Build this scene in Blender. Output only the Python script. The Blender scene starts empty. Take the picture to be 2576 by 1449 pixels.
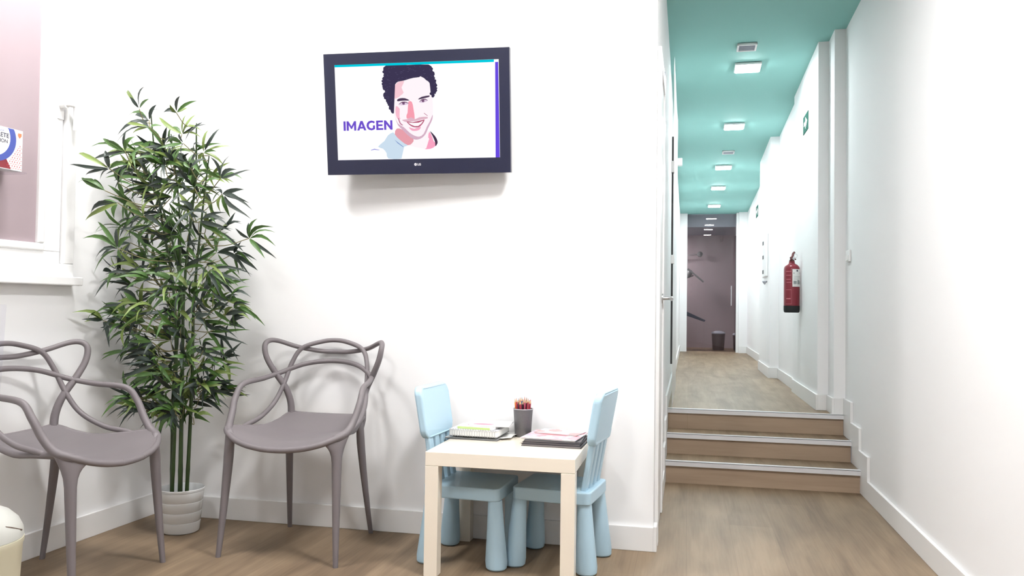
import bpy, bmesh, math, random
from mathutils import Vector, Matrix, Euler
from mathutils.geometry import tessellate_polygon

SC = bpy.context.scene
COL = SC.collection
random.seed(7)

# ------------------------------------------------------------------ camera
PITCH, ROLL, YAW, CAM_Z, FPX = 0.0261, 0.0133, -0.2161, 0.9742, 2022.44
cam_data = bpy.data.cameras.new('camera')
cam_data.sensor_fit = 'HORIZONTAL'
cam_data.sensor_width = 36.0
cam_data.lens = FPX / 2576.0 * 36.0
cam_data.clip_start = 0.02
cam = bpy.data.objects.new('camera', cam_data)
COL.objects.link(cam)
_f = Vector((math.sin(YAW) * math.cos(PITCH), math.cos(YAW) * math.cos(PITCH), math.sin(PITCH)))
_r0 = Vector((math.cos(YAW), -math.sin(YAW), 0))
_u0 = _r0.cross(_f)
_r = _r0 * math.cos(ROLL) + _u0 * math.sin(ROLL)
_u = -_r0 * math.sin(ROLL) + _u0 * math.cos(ROLL)
cam.matrix_world = Matrix(((_r.x, _u.x, -_f.x, 0), (_r.y, _u.y, -_f.y, 0), (_r.z, _u.z, -_f.z, CAM_Z), (0, 0, 0, 1)))
SC.camera = cam

# ------------------------------------------------------------------ exposure, world, lamp strengths
SC.view_settings.view_transform = 'Standard'
SC.view_settings.look = 'None'
SC.view_settings.gamma = 1
SC.view_settings.use_curve_mapping = False
SC.view_settings.exposure = 0.38
ROOM_LAMP = 107.0       # emission of the waiting-room ceiling lamps and the added fill panel
HALL_LAMP = 165.0       # emission of the corridor ceiling lamps
world = bpy.data.worlds.new('world')
SC.world = world
world.use_nodes = True
world.node_tree.nodes['Background'].inputs[0].default_value = (0.8, 0.87, 1, 1)
world.node_tree.nodes['Background'].inputs[1].default_value = 0.3

# ------------------------------------------------------------------ materials
def srgb(r, g, b):
    f = lambda c: c / 12.92 if c <= 0.04045 else ((c + 0.055) / 1.055) ** 2.4
    return (f(r / 255), f(g / 255), f(b / 255), 1)

def mat(name, col, rough=0.5, metal=0.0, spec=0.5, var=0.0, scale=20.0, bump=0.0, bscale=200.0, emit=None, estr=0, trans=0, coat=0):
    m = bpy.data.materials.new(name)
    m.use_nodes = True
    nt = m.node_tree
    b = nt.nodes['Principled BSDF']
    b.inputs['Roughness'].default_value = rough
    b.inputs['Metallic'].default_value = metal
    b.inputs['Specular IOR Level'].default_value = spec
    b.inputs['Base Color'].default_value = col
    if coat: b.inputs['Coat Weight'].default_value = coat; b.inputs['Coat Roughness'].default_value = 0.05
    if trans: b.inputs['Transmission Weight'].default_value = trans
    tc = nt.nodes.new('ShaderNodeTexCoord')
    if var:
        n = nt.nodes.new('ShaderNodeTexNoise'); n.inputs['Scale'].default_value = scale; n.inputs['Detail'].default_value = 4
        nt.links.new(tc.outputs['Object'], n.inputs['Vector'])
        mx = nt.nodes.new('ShaderNodeMix'); mx.data_type = 'RGBA'
        mx.inputs[6].default_value = tuple(c * (1 - var) for c in col[:3]) + (1,)
        mx.inputs[7].default_value = tuple(min(1, c * (1 + var)) for c in col[:3]) + (1,)
        nt.links.new(n.outputs['Fac'], mx.inputs[0]); nt.links.new(mx.outputs[2], b.inputs['Base Color'])
    if bump:
        n2 = nt.nodes.new('ShaderNodeTexNoise'); n2.inputs['Scale'].default_value = bscale; n2.inputs['Detail'].default_value = 3
        nt.links.new(tc.outputs['Object'], n2.inputs['Vector'])
        bp = nt.nodes.new('ShaderNodeBump'); bp.inputs['Strength'].default_value = bump; bp.inputs['Distance'].default_value = 0.002
        nt.links.new(n2.outputs['Fac'], bp.inputs['Height']); nt.links.new(bp.outputs['Normal'], b.inputs['Normal'])
    if emit:
        b.inputs['Emission Color'].default_value = emit
        b.inputs['Emission Strength'].default_value = estr
    return m

def oak(name, along='Y', length=1.28, tint=1.0, base=((0.285, 0.205, 0.132), (0.150, 0.103, 0.064)), rough=0.5):
    """laminate boards running along one axis, procedural"""
    m = bpy.data.materials.new(name); m.use_nodes = True
    nt = m.node_tree; N = nt.nodes.new; Lk = nt.links.new
    b = nt.nodes['Principled BSDF']; b.inputs['Roughness'].default_value = rough; b.inputs['Specular IOR Level'].default_value = 0.3
    tc = N('ShaderNodeTexCoord'); mp = N('ShaderNodeMapping')
    if along == 'Y': mp.inputs['Rotation'].default_value = (0, 0, math.pi / 2)
    Lk(tc.outputs['Object'], mp.inputs['Vector'])
    br = N('ShaderNodeTexBrick'); br.inputs['Scale'].default_value = 1.0
    br.inputs['Brick Width'].default_value = length; br.inputs['Row Height'].default_value = 0.19
    br.inputs['Mortar Size'].default_value = 0.0012; br.inputs['Mortar Smooth'].default_value = 0.3
    br.offset = 0.37
    br.inputs['Color1'].default_value = (0, 0, 0, 1); br.inputs['Color2'].default_value = (1, 1, 1, 1)
    br.inputs['Mortar'].default_value = (0.3, 0.3, 0.3, 1)
    Lk(mp.outputs[0], br.inputs['Vector'])
    st = N('ShaderNodeMapping'); st.inputs['Scale'].default_value = (1.1, 9.0, 9.0)
    Lk(mp.outputs[0], st.inputs['Vector'])
    n1 = N('ShaderNodeTexNoise'); n1.inputs['Scale'].default_value = 1.6; n1.inputs['Detail'].default_value = 5; n1.inputs['Distortion'].default_value = 0.6
    Lk(st.outputs[0], n1.inputs['Vector'])
    st2 = N('ShaderNodeMapping'); st2.inputs['Scale'].default_value = (4, 110, 110)
    Lk(mp.outputs[0], st2.inputs['Vector'])
    n2 = N('ShaderNodeTexNoise'); n2.inputs['Scale'].default_value = 1.0; n2.inputs['Detail'].default_value = 3
    Lk(st2.outputs[0], n2.inputs['Vector'])
    a1 = N('ShaderNodeMath'); a1.operation = 'MULTIPLY_ADD'; a1.inputs[1].default_value = 0.16; Lk(br.outputs['Color'], a1.inputs[0])
    a2 = N('ShaderNodeMath'); a2.operation = 'MULTIPLY'; a2.inputs[1].default_value = 0.75; Lk(n1.outputs['Fac'], a2.inputs[0]); Lk(a2.outputs[0], a1.inputs[2])
    a3 = N('ShaderNodeMath'); a3.operation = 'MULTIPLY_ADD'; a3.inputs[1].default_value = 0.28; Lk(n2.outputs['Fac'], a3.inputs[0]); Lk(a1.outputs[0], a3.inputs[2])
    n4 = N('ShaderNodeTexNoise'); n4.inputs['Scale'].default_value = 3.2; n4.inputs['Detail'].default_value = 2; n4.inputs['Distortion'].default_value = 1.0
    s4 = N('ShaderNodeMapping'); s4.inputs['Scale'].default_value = (0.45, 1.3, 1); Lk(mp.outputs[0], s4.inputs['Vector']); Lk(s4.outputs[0], n4.inputs['Vector'])
    a4 = N('ShaderNodeMath'); a4.operation = 'MULTIPLY_ADD'; a4.inputs[1].default_value = 0.55; Lk(n4.outputs['Fac'], a4.inputs[0]); Lk(a3.outputs[0], a4.inputs[2])
    a5 = N('ShaderNodeMath'); a5.operation = 'ADD'; a5.inputs[1].default_value = -0.20; Lk(a4.outputs[0], a5.inputs[0]); a3 = a5
    cr = N('ShaderNodeValToRGB')
    cr.color_ramp.elements[0].position = 0.43; cr.color_ramp.elements[0].color = tuple(c * tint for c in base[1]) + (1,)
    cr.color_ramp.elements[1].position = 0.88; cr.color_ramp.elements[1].color = tuple(c * tint for c in base[0]) + (1,)
    Lk(a3.outputs[0], cr.inputs[0])
    mx = N('ShaderNodeMix'); mx.data_type = 'RGBA'; mx.inputs[7].default_value = (0.13, 0.09, 0.06, 1)
    Lk(cr.outputs[0], mx.inputs[6])
    mf = N('ShaderNodeMath'); mf.operation = 'MULTIPLY'; mf.inputs[1].default_value = 0.28
    Lk(br.outputs['Fac'], mf.inputs[0]); Lk(mf.outputs[0], mx.inputs[0])
    Lk(mx.outputs[2], b.inputs['Base Color'])
    bp = N('ShaderNodeBump'); bp.inputs['Strength'].default_value = 0.08; bp.inputs['Distance'].default_value = 0.002
    Lk(n2.outputs['Fac'], bp.inputs['Height']); Lk(bp.outputs[0], b.inputs['Normal'])
    return m

def emis(name, col, s):
    m = bpy.data.materials.new(name); m.use_nodes = True
    nt = m.node_tree; nt.nodes.clear()
    e = nt.nodes.new('ShaderNodeEmission'); e.inputs[0].default_value = col; e.inputs[1].default_value = s
    o = nt.nodes.new('ShaderNodeOutputMaterial'); nt.links.new(e.outputs[0], o.inputs[0])
    return m

M = dict(
    wall=mat('wall_paint', (0.86, 0.86, 0.865, 1), 0.75, spec=0.2, var=0.006, scale=2),
    base=mat('baseboard_paint', (0.80, 0.795, 0.79, 1), 0.4, spec=0.4, var=0.02, scale=3),
    teal=mat('teal_ceiling_paint', (0.27, 0.53, 0.495, 1), 0.7, spec=0.2, bump=0.1, bscale=80),
    white=mat('white_plastic', (0.82, 0.82, 0.82, 1), 0.35, var=0.01),
    whitegloss=mat('white_gloss', (0.84, 0.84, 0.83, 1), 0.18, var=0.01),
    floor=oak('oak_laminate'),
    riser=oak('oak_riser', 'X', 40.0, 1.0, ((0.42, 0.315, 0.225), (0.33, 0.24, 0.168))),
    alu=mat('aluminium_strip', (0.74, 0.74, 0.76, 1), 0.35, 0.2, var=0.03),
    dark=mat('dark_rubber', (0.02, 0.02, 0.022, 1), 0.6, var=0.1),
    chair=mat('mauve_grey_polypropylene', (0.175, 0.155, 0.163, 1), 0.5, var=0.03, scale=4, bump=0.05, bscale=400),
    cream=mat('cream_lacquer', (0.86, 0.79, 0.68, 1), 0.2, var=0.015, scale=2),
    blue=mat('light_blue_plastic', (0.42, 0.60, 0.72, 1), 0.42, var=0.02, scale=5, bump=0.08, bscale=500),
    pot=mat('white_glazed_pot', (0.80, 0.82, 0.83, 1), 0.22, var=0.01),
    soil=mat('dark_moss', (0.03, 0.035, 0.02, 1), 0.9, var=0.4, scale=60, bump=0.8, bscale=90),
    tv=mat('tv_glossy_black', (0.013, 0.015, 0.040, 1), 0.3, var=0.02),
    tvbody=mat('tv_back_plastic', (0.03, 0.03, 0.035, 1), 0.5, var=0.05),
    metal=mat('brushed_steel', (0.55, 0.55, 0.56, 1), 0.3, 0.9, var=0.05),
    mesh=mat('grey_mesh_metal', (0.13, 0.125, 0.13, 1), 0.5, 0.3, var=0.25, scale=300),
    red=mat('extinguisher_red', (0.215, 0.016, 0.030, 1), 0.28, var=0.05, scale=6),
    brown=mat('valve_metal_bronze', (0.13, 0.045, 0.045, 1), 0.4, 0.5, var=0.1),
    black=mat('black_plastic', (0.025, 0.028, 0.03, 1), 0.6, spec=0.2, var=0.1),
    paper=mat('paper_white', (0.82, 0.82, 0.80, 1), 0.6, var=0.02),
    papergrey=mat('page_edges', (0.42, 0.38, 0.38, 1), 0.7, var=0.2, scale=40),
    green=mat('sign_green', (0.02, 0.085, 0.065, 1), 0.8, spec=0.03, var=0.03),
    bin=mat('cream_white_bin_plastic', (0.60, 0.575, 0.44, 1), 0.38, var=0.01),
    lidm=mat('bin_lid_white', (0.50, 0.505, 0.47, 1), 0.35, var=0.01),
    greyplate=mat('grey_grille', (0.42, 0.44, 0.50, 1), 0.5, var=0.05),
    frost=mat('frosted_mauve_pane', (0.36, 0.29, 0.31, 1), 0.5, spec=0.35, var=0.04, scale=2),
    mauve=mat('mauve_wall', (0.40, 0.335, 0.35, 1), 0.8, var=0.03, scale=2),
    leafA=mat('leaf_green', (0.060, 0.135, 0.028, 1), 0.45, var=0.35, scale=9),
    leafB=mat('leaf_dark_green', (0.028, 0.043, 0.034, 1), 0.5, var=0.4, scale=9),
    leafC=mat('leaf_yellow_green', (0.18, 0.25, 0.065, 1), 0.45, var=0.3, scale=9),
    stem=mat('cane_green', (0.030, 0.058, 0.015, 1), 0.4, var=0.4, scale=12),
    twig=mat('twig_tan', (0.22, 0.20, 0.09, 1), 0.6, var=0.3, scale=30),
)
def glass(name, tint=(0.965, 0.985, 0.98, 1), rough=0.0):
    m = bpy.data.materials.new(name); m.use_nodes = True
    nt = m.node_tree; nt.nodes.clear(); N = nt.nodes.new
    t = N('ShaderNodeBsdfTransparent'); t.inputs[0].default_value = tint
    g = N('ShaderNodeBsdfGlossy'); g.inputs['Roughness'].default_value = rough
    f = N('ShaderNodeFresnel'); f.inputs[0].default_value = 1.5
    mx = N('ShaderNodeMixShader'); o = N('ShaderNodeOutputMaterial')
    ge = N('ShaderNodeNewGeometry'); k = N('ShaderNodeMath'); k.operation = 'SUBTRACT'; k.inputs[0].default_value = 1.0; nt.links.new(ge.outputs['Backfacing'], k.inputs[1])
    k2 = N('ShaderNodeMath'); k2.operation = 'MULTIPLY'; nt.links.new(f.outputs[0], k2.inputs[0]); nt.links.new(k.outputs[0], k2.inputs[1])
    nt.links.new(k2.outputs[0], mx.inputs[0]); nt.links.new(t.outputs[0], mx.inputs[1]); nt.links.new(g.outputs[0], mx.inputs[2])
    nt.links.new(mx.outputs[0], o.inputs[0])
    return m
M['acrylic'] = glass('clear_acrylic_sheet', (0.955, 0.955, 0.975, 1), 0.06)
M['glass'] = glass('clear_glass')
M['glasssoft'] = glass('satin_clear_glass', rough=0.38)
M['glassdark'] = glass('smoked_glass', (0.80, 0.78, 0.79, 1))
M['lampR'] = emis('room_lamp_diffuser', (1, 0.995, 0.985, 1), ROOM_LAMP)
M['lampH'] = emis('corridor_lamp_diffuser', (0.93, 0.98, 1, 1), HALL_LAMP)

# ------------------------------------------------------------------ helpers
def mesh_obj(name, bm, m, parent=None, loc=(0, 0, 0), rot=(0, 0, 0), smooth=False, bevel=0, seg=2, autos=None):
    me = bpy.data.meshes.new(name)
    bmesh.ops.recalc_face_normals(bm, faces=bm.faces)
    bm.to_mesh(me); bm.free()
    for mm in (m if isinstance(m, (list, tuple)) else [m]): me.materials.append(mm)
    if smooth:
        for p in me.polygons: p.use_smooth = True
    if smooth and autos:
        me.set_sharp_from_angle(angle=autos)
    o = bpy.data.objects.new(name, me); COL.objects.link(o)
    o.location = loc; o.rotation_euler = rot
    if parent: o.parent = parent
    if bevel:
        md = o.modifiers.new('bevel', 'BEVEL'); md.width = bevel; md.segments = seg; md.limit_method = 'ANGLE'; md.angle_limit = math.radians(40)
    return o

def tag(o, label, cat, group=None, kind=None):
    o['label'] = label; o['category'] = cat
    if group: o['group'] = group
    if kind: o['kind'] = kind
    return o

def thing(name, label, cat, loc=(0, 0, 0), rot=(0, 0, 0), group=None):
    o = bpy.data.objects.new(name, None); COL.objects.link(o); o.empty_display_size = 0.05
    o.location = loc; o.rotation_euler = rot
    return tag(o, label, cat, group)

def struct(o):
    o['kind'] = 'structure'; return o

def addbox(bm, x0, x1, y0, y1, z0, z1, mi=0):
    vs = [bm.verts.new(p) for p in ((x0, y0, z0), (x1, y0, z0), (x1, y1, z0), (x0, y1, z0), (x0, y0, z1), (x1, y0, z1), (x1, y1, z1), (x0, y1, z1))]
    for f in ((0, 3, 2, 1), (4, 5, 6, 7), (0, 1, 5, 4), (1, 2, 6, 5), (2, 3, 7, 6), (3, 0, 4, 7)):
        bm.faces.new([vs[i] for i in f]).material_index = mi
    return vs

def box(name, b, m, parent=None, bevel=0, loc=(0, 0, 0), rot=(0, 0, 0), seg=2):
    bm = bmesh.new(); addbox(bm, *b)
    return mesh_obj(name, bm, m, parent, loc, rot, bevel=bevel, seg=seg)

def prism(name, pts, axis, a, b, m, parent=None, bevel=0, loc=(0, 0, 0), rot=(0, 0, 0)):
    """extrude a 2D outline; axis 'z': pts=(x,y); 'x': pts=(y,z); 'y': pts=(x,z)"""
    bm = bmesh.new()
    P = {'z': lambda p, t: (p[0], p[1], t), 'x': lambda p, t: (t, p[0], p[1]), 'y': lambda p, t: (p[0], t, p[1])}[axis]
    A = [bm.verts.new(P(p, a)) for p in pts]; B = [bm.verts.new(P(p, b)) for p in pts]
    n = len(pts)
    bm.faces.new(A); bm.faces.new(B[::-1])
    for i in range(n): bm.faces.new([A[i], B[i], B[(i + 1) % n], A[(i + 1) % n]])
    return mesh_obj(name, bm, m, parent, loc, rot, bevel=bevel)

def lathe(bm, prof, n=40, c=(0, 0, 0), mi=0, closed_top=True, closed_bot=True):
    rings = []
    for r, z in prof:
        rings.append([bm.verts.new((c[0] + r * math.cos(2 * math.pi * i / n), c[1] + r * math.sin(2 * math.pi * i / n), c[2] + z)) for i in range(n)])
    for a, b in zip(rings[:-1], rings[1:]):
        for i in range(n):
            bm.faces.new([a[i], a[(i + 1) % n], b[(i + 1) % n], b[i]]).material_index = mi
    if closed_bot: bm.faces.new(rings[0][::-1]).material_index = mi
    if closed_top: bm.faces.new(rings[-1]).material_index = mi
    return rings

def cr(P, n=8):
    P = [Vector(p) for p in P]
    Q = [2 * P[0] - P[1]] + P + [2 * P[-1] - P[-2]]
    o = []
    for i in range(1, len(Q) - 2):
        a, b, c, d = Q[i - 1:i + 3]
        for k in range(n):
            t = k / n
            o.append(0.5 * (2 * b + (c - a) * t + (2 * a - 5 * b + 4 * c - d) * t * t + (3 * b - a - 3 * c + d) * t ** 3))
    o.append(P[-1]); return o

def tube(bm, path, rad, n=12, mi=0, caps=True):
    path = [Vector(p) for p in path]
    if not isinstance(rad, (list, tuple)): rad = [rad] * len(path)
    T = []
    for i in range(len(path)):
        a = path[max(i - 1, 0)]; b = path[min(i + 1, len(path) - 1)]
        T.append((b - a).normalized())
    up = Vector((0, 0, 1)) if abs(T[0].z) < 0.9 else Vector((0, 1, 0))
    N0 = T[0].cross(up).normalized()
    rings = []
    for i, p in enumerate(path):
        if i:
            N0 = (N0 - T[i] * N0.dot(T[i])).normalized()
        B = T[i].cross(N0)
        rings.append([bm.verts.new(p + (N0 * math.cos(2 * math.pi * k / n) + B * math.sin(2 * math.pi * k / n)) * rad[i]) for k in range(n)])
    for a, b in zip(rings[:-1], rings[1:]):
        for k in range(n):
            bm.faces.new([a[k], a[(k + 1) % n], b[(k + 1) % n], b[k]]).material_index = mi
    if caps:
        bm.faces.new(rings[0][::-1]).material_index = mi; bm.faces.new(rings[-1]).material_index = mi

def rrect(x0, x1, y0, y1, r, n=6):
    o = []
    for cx, cy, a in ((x1 - r, y1 - r, 0), (x0 + r, y1 - r, 90), (x0 + r, y0 + r, 180), (x1 - r, y0 + r, 270)):
        for k in range(n + 1):
            t = math.radians(a + 90 * k / n); o.append((cx + r * math.cos(t), cy + r * math.sin(t)))
    return o

def text_obj(name, s, size, m, parent, loc, rot, extrude=0.0003, bold=0.0, align='LEFT'):
    cu = bpy.data.curves.new(name, 'FONT'); cu.body = s; cu.size = 1.0; cu.extrude = extrude / size; cu.offset = bold / size; cu.align_x = align
    t = bpy.data.objects.new(name + '_tmp', cu); COL.objects.link(t)
    dg = bpy.context.evaluated_depsgraph_get()
    me = bpy.data.meshes.new_from_object(t.evaluated_get(dg))
    bpy.data.objects.remove(t)
    me.transform(Matrix.Scale(size, 4)); me.materials.clear(); me.materials.append(m)
    o = bpy.data.objects.new(name, me); COL.objects.link(o); o.location = loc; o.rotation_euler = rot
    if parent: o.parent = parent
    return o

# ------------------------------------------------------------------ the setting
W = 3.321            # face of the baseboard on the TV wall
WF = W + 0.014       # face of the TV wall itself
XL, XR = -0.132, 0.932   # corridor side walls
ZU = 0.361
CZ = lambda y: 2.885 - 0.033 * y     # the corridor ceiling runs slightly downhill
LEFT = dict(loc=(-2.4238, 3.0, 0), rot=(0, 0, -0.0296))

struct(box('floor', (-2.75, 1.1, -2.7, 4.70, -0.1, 0.0), M['floor']))
struct(box('floor', (-0.30, 1.1, 5.185, 14.2, 0.2, ZU), M['floor']))
struct(box('wall_back', (-2.6, XL, WF, WF + 0.12, 0, 2.78), M['wall']))
struct(box('wall_left', (-0.13, -0.014, -5.6, 0.42, 0, 2.78), M['wall'], **LEFT))
struct(box('wall_front', (-2.8, 1.1, -2.6, -2.48, 0, 2.78), M['wall']))
struct(box('ceiling', (-2.8, 1.1, -2.6, WF + 0.10, 2.775, 2.87), M['wall']))
struct(box('wall_corridor_left', (-0.26, XL, WF + 0.12, 12.70, 0, 2.9), M['wall']))
YA, YB = 5.20, 5.40
for x0, y0, y1 in ((XR, -2.6, YA), (0.866, YA, YB), (0.802, YB, 6.6), (0.826, 6.6, 7.87), (0.745, 7.87, 9.0), (0.86, 9.0, 12.48), (0.735, 12.48, 12.70)):
    struct(box('wall_right', (x0, 1.1, y0, y1, 0, 2.9), M['wall']))
bm = bmesh.new()
vs = [bm.verts.new(p) for p in ((-0.2, WF + .1, CZ(WF)), (1.1, WF + .1, CZ(WF)), (1.1, 12.7, CZ(12.7)), (-0.2, 12.7, CZ(12.7)), (-0.2, WF + .1, 3.0), (1.1, WF + .1, 3.0), (1.1, 12.7, 3.0), (-0.2, 12.7, 3.0))]
for f in ((0, 1, 2, 3), (7, 6, 5, 4), (0, 4, 5, 1), (1, 5, 6, 2), (2, 6, 7, 3), (3, 7, 4, 0)): bm.faces.new([vs[i] for i in f])
struct(mesh_obj('ceiling', bm, M['teal']))

# baseboards
BH = 0.098
struct(box('baseboard_back', (-2.415, XL, W, WF, 0, BH), M['base'], bevel=0.002))
struct(box('baseboard_end', (XL, XL + 0.014, W, WF + 0.06, 0, BH + 0.004), M['base'], bevel=0.002))
struct(box('baseboard_left', (-0.014, 0, -5.4, 0.325, 0, BH), M['base'], bevel=0.002, **LEFT))
sk = [(-2.48, 0), (4.69, 0), (4.69, 0.12), (4.93, 0.12), (4.93, 0.24), (5.18, 0.24), (5.18, ZU), (5.20, ZU), (5.20, 0.462), (4.965, 0.462), (4.965, 0.345), (4.735, 0.345), (4.735, 0.225), (4.52, 0.225), (4.52, BH), (-2.48, BH)]
struct(prism('baseboard_right', sk, 'x', XR - 0.015, XR, M['base'], bevel=0.002))
skl = [(4.06, 0), (4.69, 0), (4.69, 0.12), (4.93, 0.12), (4.93, 0.24), (5.18, 0.24), (5.18, ZU), (6.74, ZU), (6.74, 0.462), (4.965, 0.462), (4.965, 0.345), (4.735, 0.345), (4.735, 0.225), (4.52, 0.225), (4.52, BH), (4.06, BH)]
struct(prism('baseboard_corridor_left', skl, 'x', XL, XL + 0.012, M['base'], bevel=0.002))
def upper_base(name, x0, x1, y0, y1, h=0.1):
    struct(box(name, (x0, x1, y0, y1, ZU, ZU + h), M['base'], bevel=0.002))
t = 0.013
upper_base('baseboard_column', 0.866, XR, YA - t, YA)
upper_base('baseboard_column', 0.866 - t, 0.866, YA - t, YB)
upper_base('baseboard_column', 0.802, 0.866, YB - t, YB)
upper_base('baseboard_corridor_right', 0.802 - t, 0.802, YB - t, 6.6)
upper_base('baseboard_corridor_right', 0.826 - t, 0.826, 6.6, 7.87, 0.093)
upper_base('baseboard_column', 0.745, 0.826, 7.87 - t, 7.87)
upper_base('baseboard_corridor_right', 0.745 - t, 0.745, 7.87 - t, 9.0)
upper_base('baseboard_corridor_right', 0.86 - t, 0.86, 9.0, 12.48)
upper_base('baseboard_column', 0.735, 0.86, 12.48 - t, 12.48)
upper_base('baseboard_corridor_left', XL, XL + t, 6.80, 12.48)

# stairs: three shallow oak steps with pale nosing strips
st = thing('staircase', 'three shallow oak steps with white metal nosings leading up to the corridor', 'stairs', (0, 0, 0))
xs0, xs1 = XL + 0.013, XR - 0.016
for i, (y0, y1, z0, z1) in enumerate(((4.682, 4.937, 0, 0.1215), (4.937, 5.172, 0.1215, 0.2401), (5.172, 5.20, 0.2401, ZU))):
    box('riser', (xs0, xs1, y0 + 0.006, y0 + 0.02, z0 if i else 0, z1 - 0.012), M['riser'], st)
    if i < 2: box('tread', (xs0, xs1, y0 + 0.004, y1 + 0.01, z1 - 0.012, z1), M['floor'], st)
    nb = bmesh.new()
    addbox(nb, xs0 - 0.004, xs1 + 0.012, y0 - 0.008, y0 + 0.006, z1 - 0.024, z1 + 0.003)
    addbox(nb, xs0 - 0.004, xs1 + 0.012, y0 - 0.008, y0 + 0.028, z1 + 0.0005, z1 + 0.0035)
    no = mesh_obj('nosing', nb, M['alu'], st); no['label'] = 'pale aluminium nosing strip'
    box('nosing_groove', (xs0, xs1 + 0.01, y0 + 0.028, y0 + 0.034, z1 + 0.0001, z1 + 0.002), M['dark'], no)

# window on the left wall (frosted pane, sash, frame, sill, handle)
def lbox(name, b, m, parent, bevel=0.003): return box(name, b, m, parent, bevel=bevel)
win = bpy.data.objects.new('window_1', None); COL.objects.link(win); win.location = LEFT['loc']; win.rotation_euler = LEFT['rot']; struct(win)
def frame(name, y0, y1, z0, z1, w, x0, x1, parent, m, bev=0.003):
    bm = bmesh.new()
    addbox(bm, x0, x1, y0, y1, z0, z0 + w); addbox(bm, x0, x1, y0, y1, z1 - w, z1)
    addbox(bm, x0, x1, y0, y0 + w, z0 + w, z1 - w); addbox(bm, x0, x1, y1 - w, y1, z0 + w, z1 - w)
    return mesh_obj(name, bm, m, parent, bevel=bev)
PY1 = -0.392; PZ0 = 1.195; PY0 = -1.55; PZ1 = 2.40
lbox('window_pane', (-0.013, -0.006, PY0 - .01, PY1 + .01, PZ0 - .01, PZ1 + .01), M['frost'], win, 0)
frame('glazing_bead', PY0 - 0.028, PY1 + 0.028, PZ0 - 0.022, PZ1 + 0.022, 0.03, -0.013, 0.010, win, M['white'], 0.006)
frame('window_sash', PY0 - 0.115, PY1 + 0.108, PZ0 - 0.105, PZ1 + 0.1, 0.085, -0.013, 0.004, win, M['white'])
frame('window_frame', PY0 - 0.17, PY1 + 0.163, PZ0 - 0.118, PZ1 + 0.15, 0.052, -0.013, 0.022, win, M['white'], 0.004)
lbox('window_sill', (-0.013, 0.05, PY0 - 0.2, PY1 + 0.185, 1.044, 1.078), M['white'], win, 0.004)
hb = bmesh.new(); tube(hb, [(0.004, -0.300, 1.755), (0.035, -0.300, 1.755)], 0.013, 16); tube(hb, cr([(0.03, -0.300, 1.755), (0.045, -0.292, 1.757), (0.05, -0.275, 1.752), (0.048, -0.268, 1.72), (0.044, -0.266, 1.66)], 5), 0.009, 10)
addbox(hb, 0.004, 0.008, -0.315, -0.285, 1.70, 1.80)
mesh_obj('window_handle', hb, M['white'], win, smooth=True, autos=0.7)

# acrylic shelf on the window with the boxed product
sh = tag(box('acrylic_shelf', (0.0, 0.10, -0.86, -0.545, 1.4375, 1.4445), M['acrylic'], bevel=0.001, **LEFT), 'small clear acrylic shelf fixed across the mauve window pane', 'shelf')
tray = thing('product_box', 'white carton with blue ring and red lattice against the mauve window', 'box', (-2.4228, 3.035, 0.0145), LEFT['rot'])
bx = (0.03, 0.085, -0.86, -0.588, 1.4305, 1.578)
box('carton', bx, M['paper'], tray, bevel=0.001)
fx = bx[1]
navy = mat('print_navy', srgb(70, 85, 160), 0.5); ink = mat('print_ink', srgb(45, 45, 70), 0.5); redp = mat('print_red', srgb(190, 60, 70), 0.5); dkr = mat('print_dark_red', srgb(130, 45, 55), 0.5); orange = mat('print_orange', srgb(225, 120, 80), 0.5)
def face_poly(name, pts, off, m, parent):   # flat print on the carton's +X face, pts=(y,z)
    bm = bmesh.new(); f = bm.faces.new([bm.verts.new((fx + off, y, z)) for y, z in pts])
    return mesh_obj(name, bm, m, parent)
def clip(pts): return [(max(bx[2] + .001, min(bx[3] - .001, y)), max(bx[4] + .001, min(bx[5] - .001, z))) for y, z in pts]
circ = lambda cy, cz, r, n=48: [(cy + r * math.cos(2 * math.pi * k / n), cz + r * math.sin(2 * math.pi * k / n)) for k in range(n)]
face_poly('red_band', [(-0.855, 1.433), (-0.635, 1.433), (-0.66, 1.475), (-0.855, 1.475)], 0.0002, dkr, tray)
face_poly('blue_ring', clip(circ(-0.700, 1.537, 0.084)), 0.0004, navy, tray)
face_poly('white_disc', clip(circ(-0.709, 1.539, 0.068)), 0.0006, M['paper'], tray)
bm = bmesh.new()
for i in range(12):
    for j in range(6):
        y = -0.594 - j * 0.0105 - (0.005 if i % 2 else 0); z = 1.438 + i * 0.0075
        if y < -0.658 + i * 0.0050: continue
        wd = 0.007 if i % 2 == 0 else 0.0028; hh = 0.0016 if i % 2 == 0 else 0.005
        vs = [bm.verts.new((fx + 0.0008, y + a * wd / 2, z + b * hh / 2)) for a, b in ((-1, -1), (1, -1), (1, 1), (-1, 1))]
        bm.faces.new(vs)
mesh_obj('red_lattice', bm, redp, tray)
face_poly('logo_shield', [(-0.609, 1.567), (-0.594, 1.567), (-0.594, 1.558), (-0.6015, 1.549), (-0.609, 1.558)], 0.0008, orange, tray)
RT = (math.pi / 2, 0, math.pi / 2)
text_obj('lettering', 'COMPLETE', 0.022, ink, tray, (fx + 0.001, -0.647, 1.541), RT, 0.0001, 0.00028, 'RIGHT')
text_obj('lettering', 'PROTECTION', 0.018, ink, tray, (fx + 0.001, -0.651, 1.522), RT, 0.0001, 0.00015, 'RIGHT')
text_obj('small_lettering', 'TOUCH', 0.009, navy, tray, (fx + 0.001, -0.668, 1.561), RT, 0.0001, 0.0, 'RIGHT')

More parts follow.
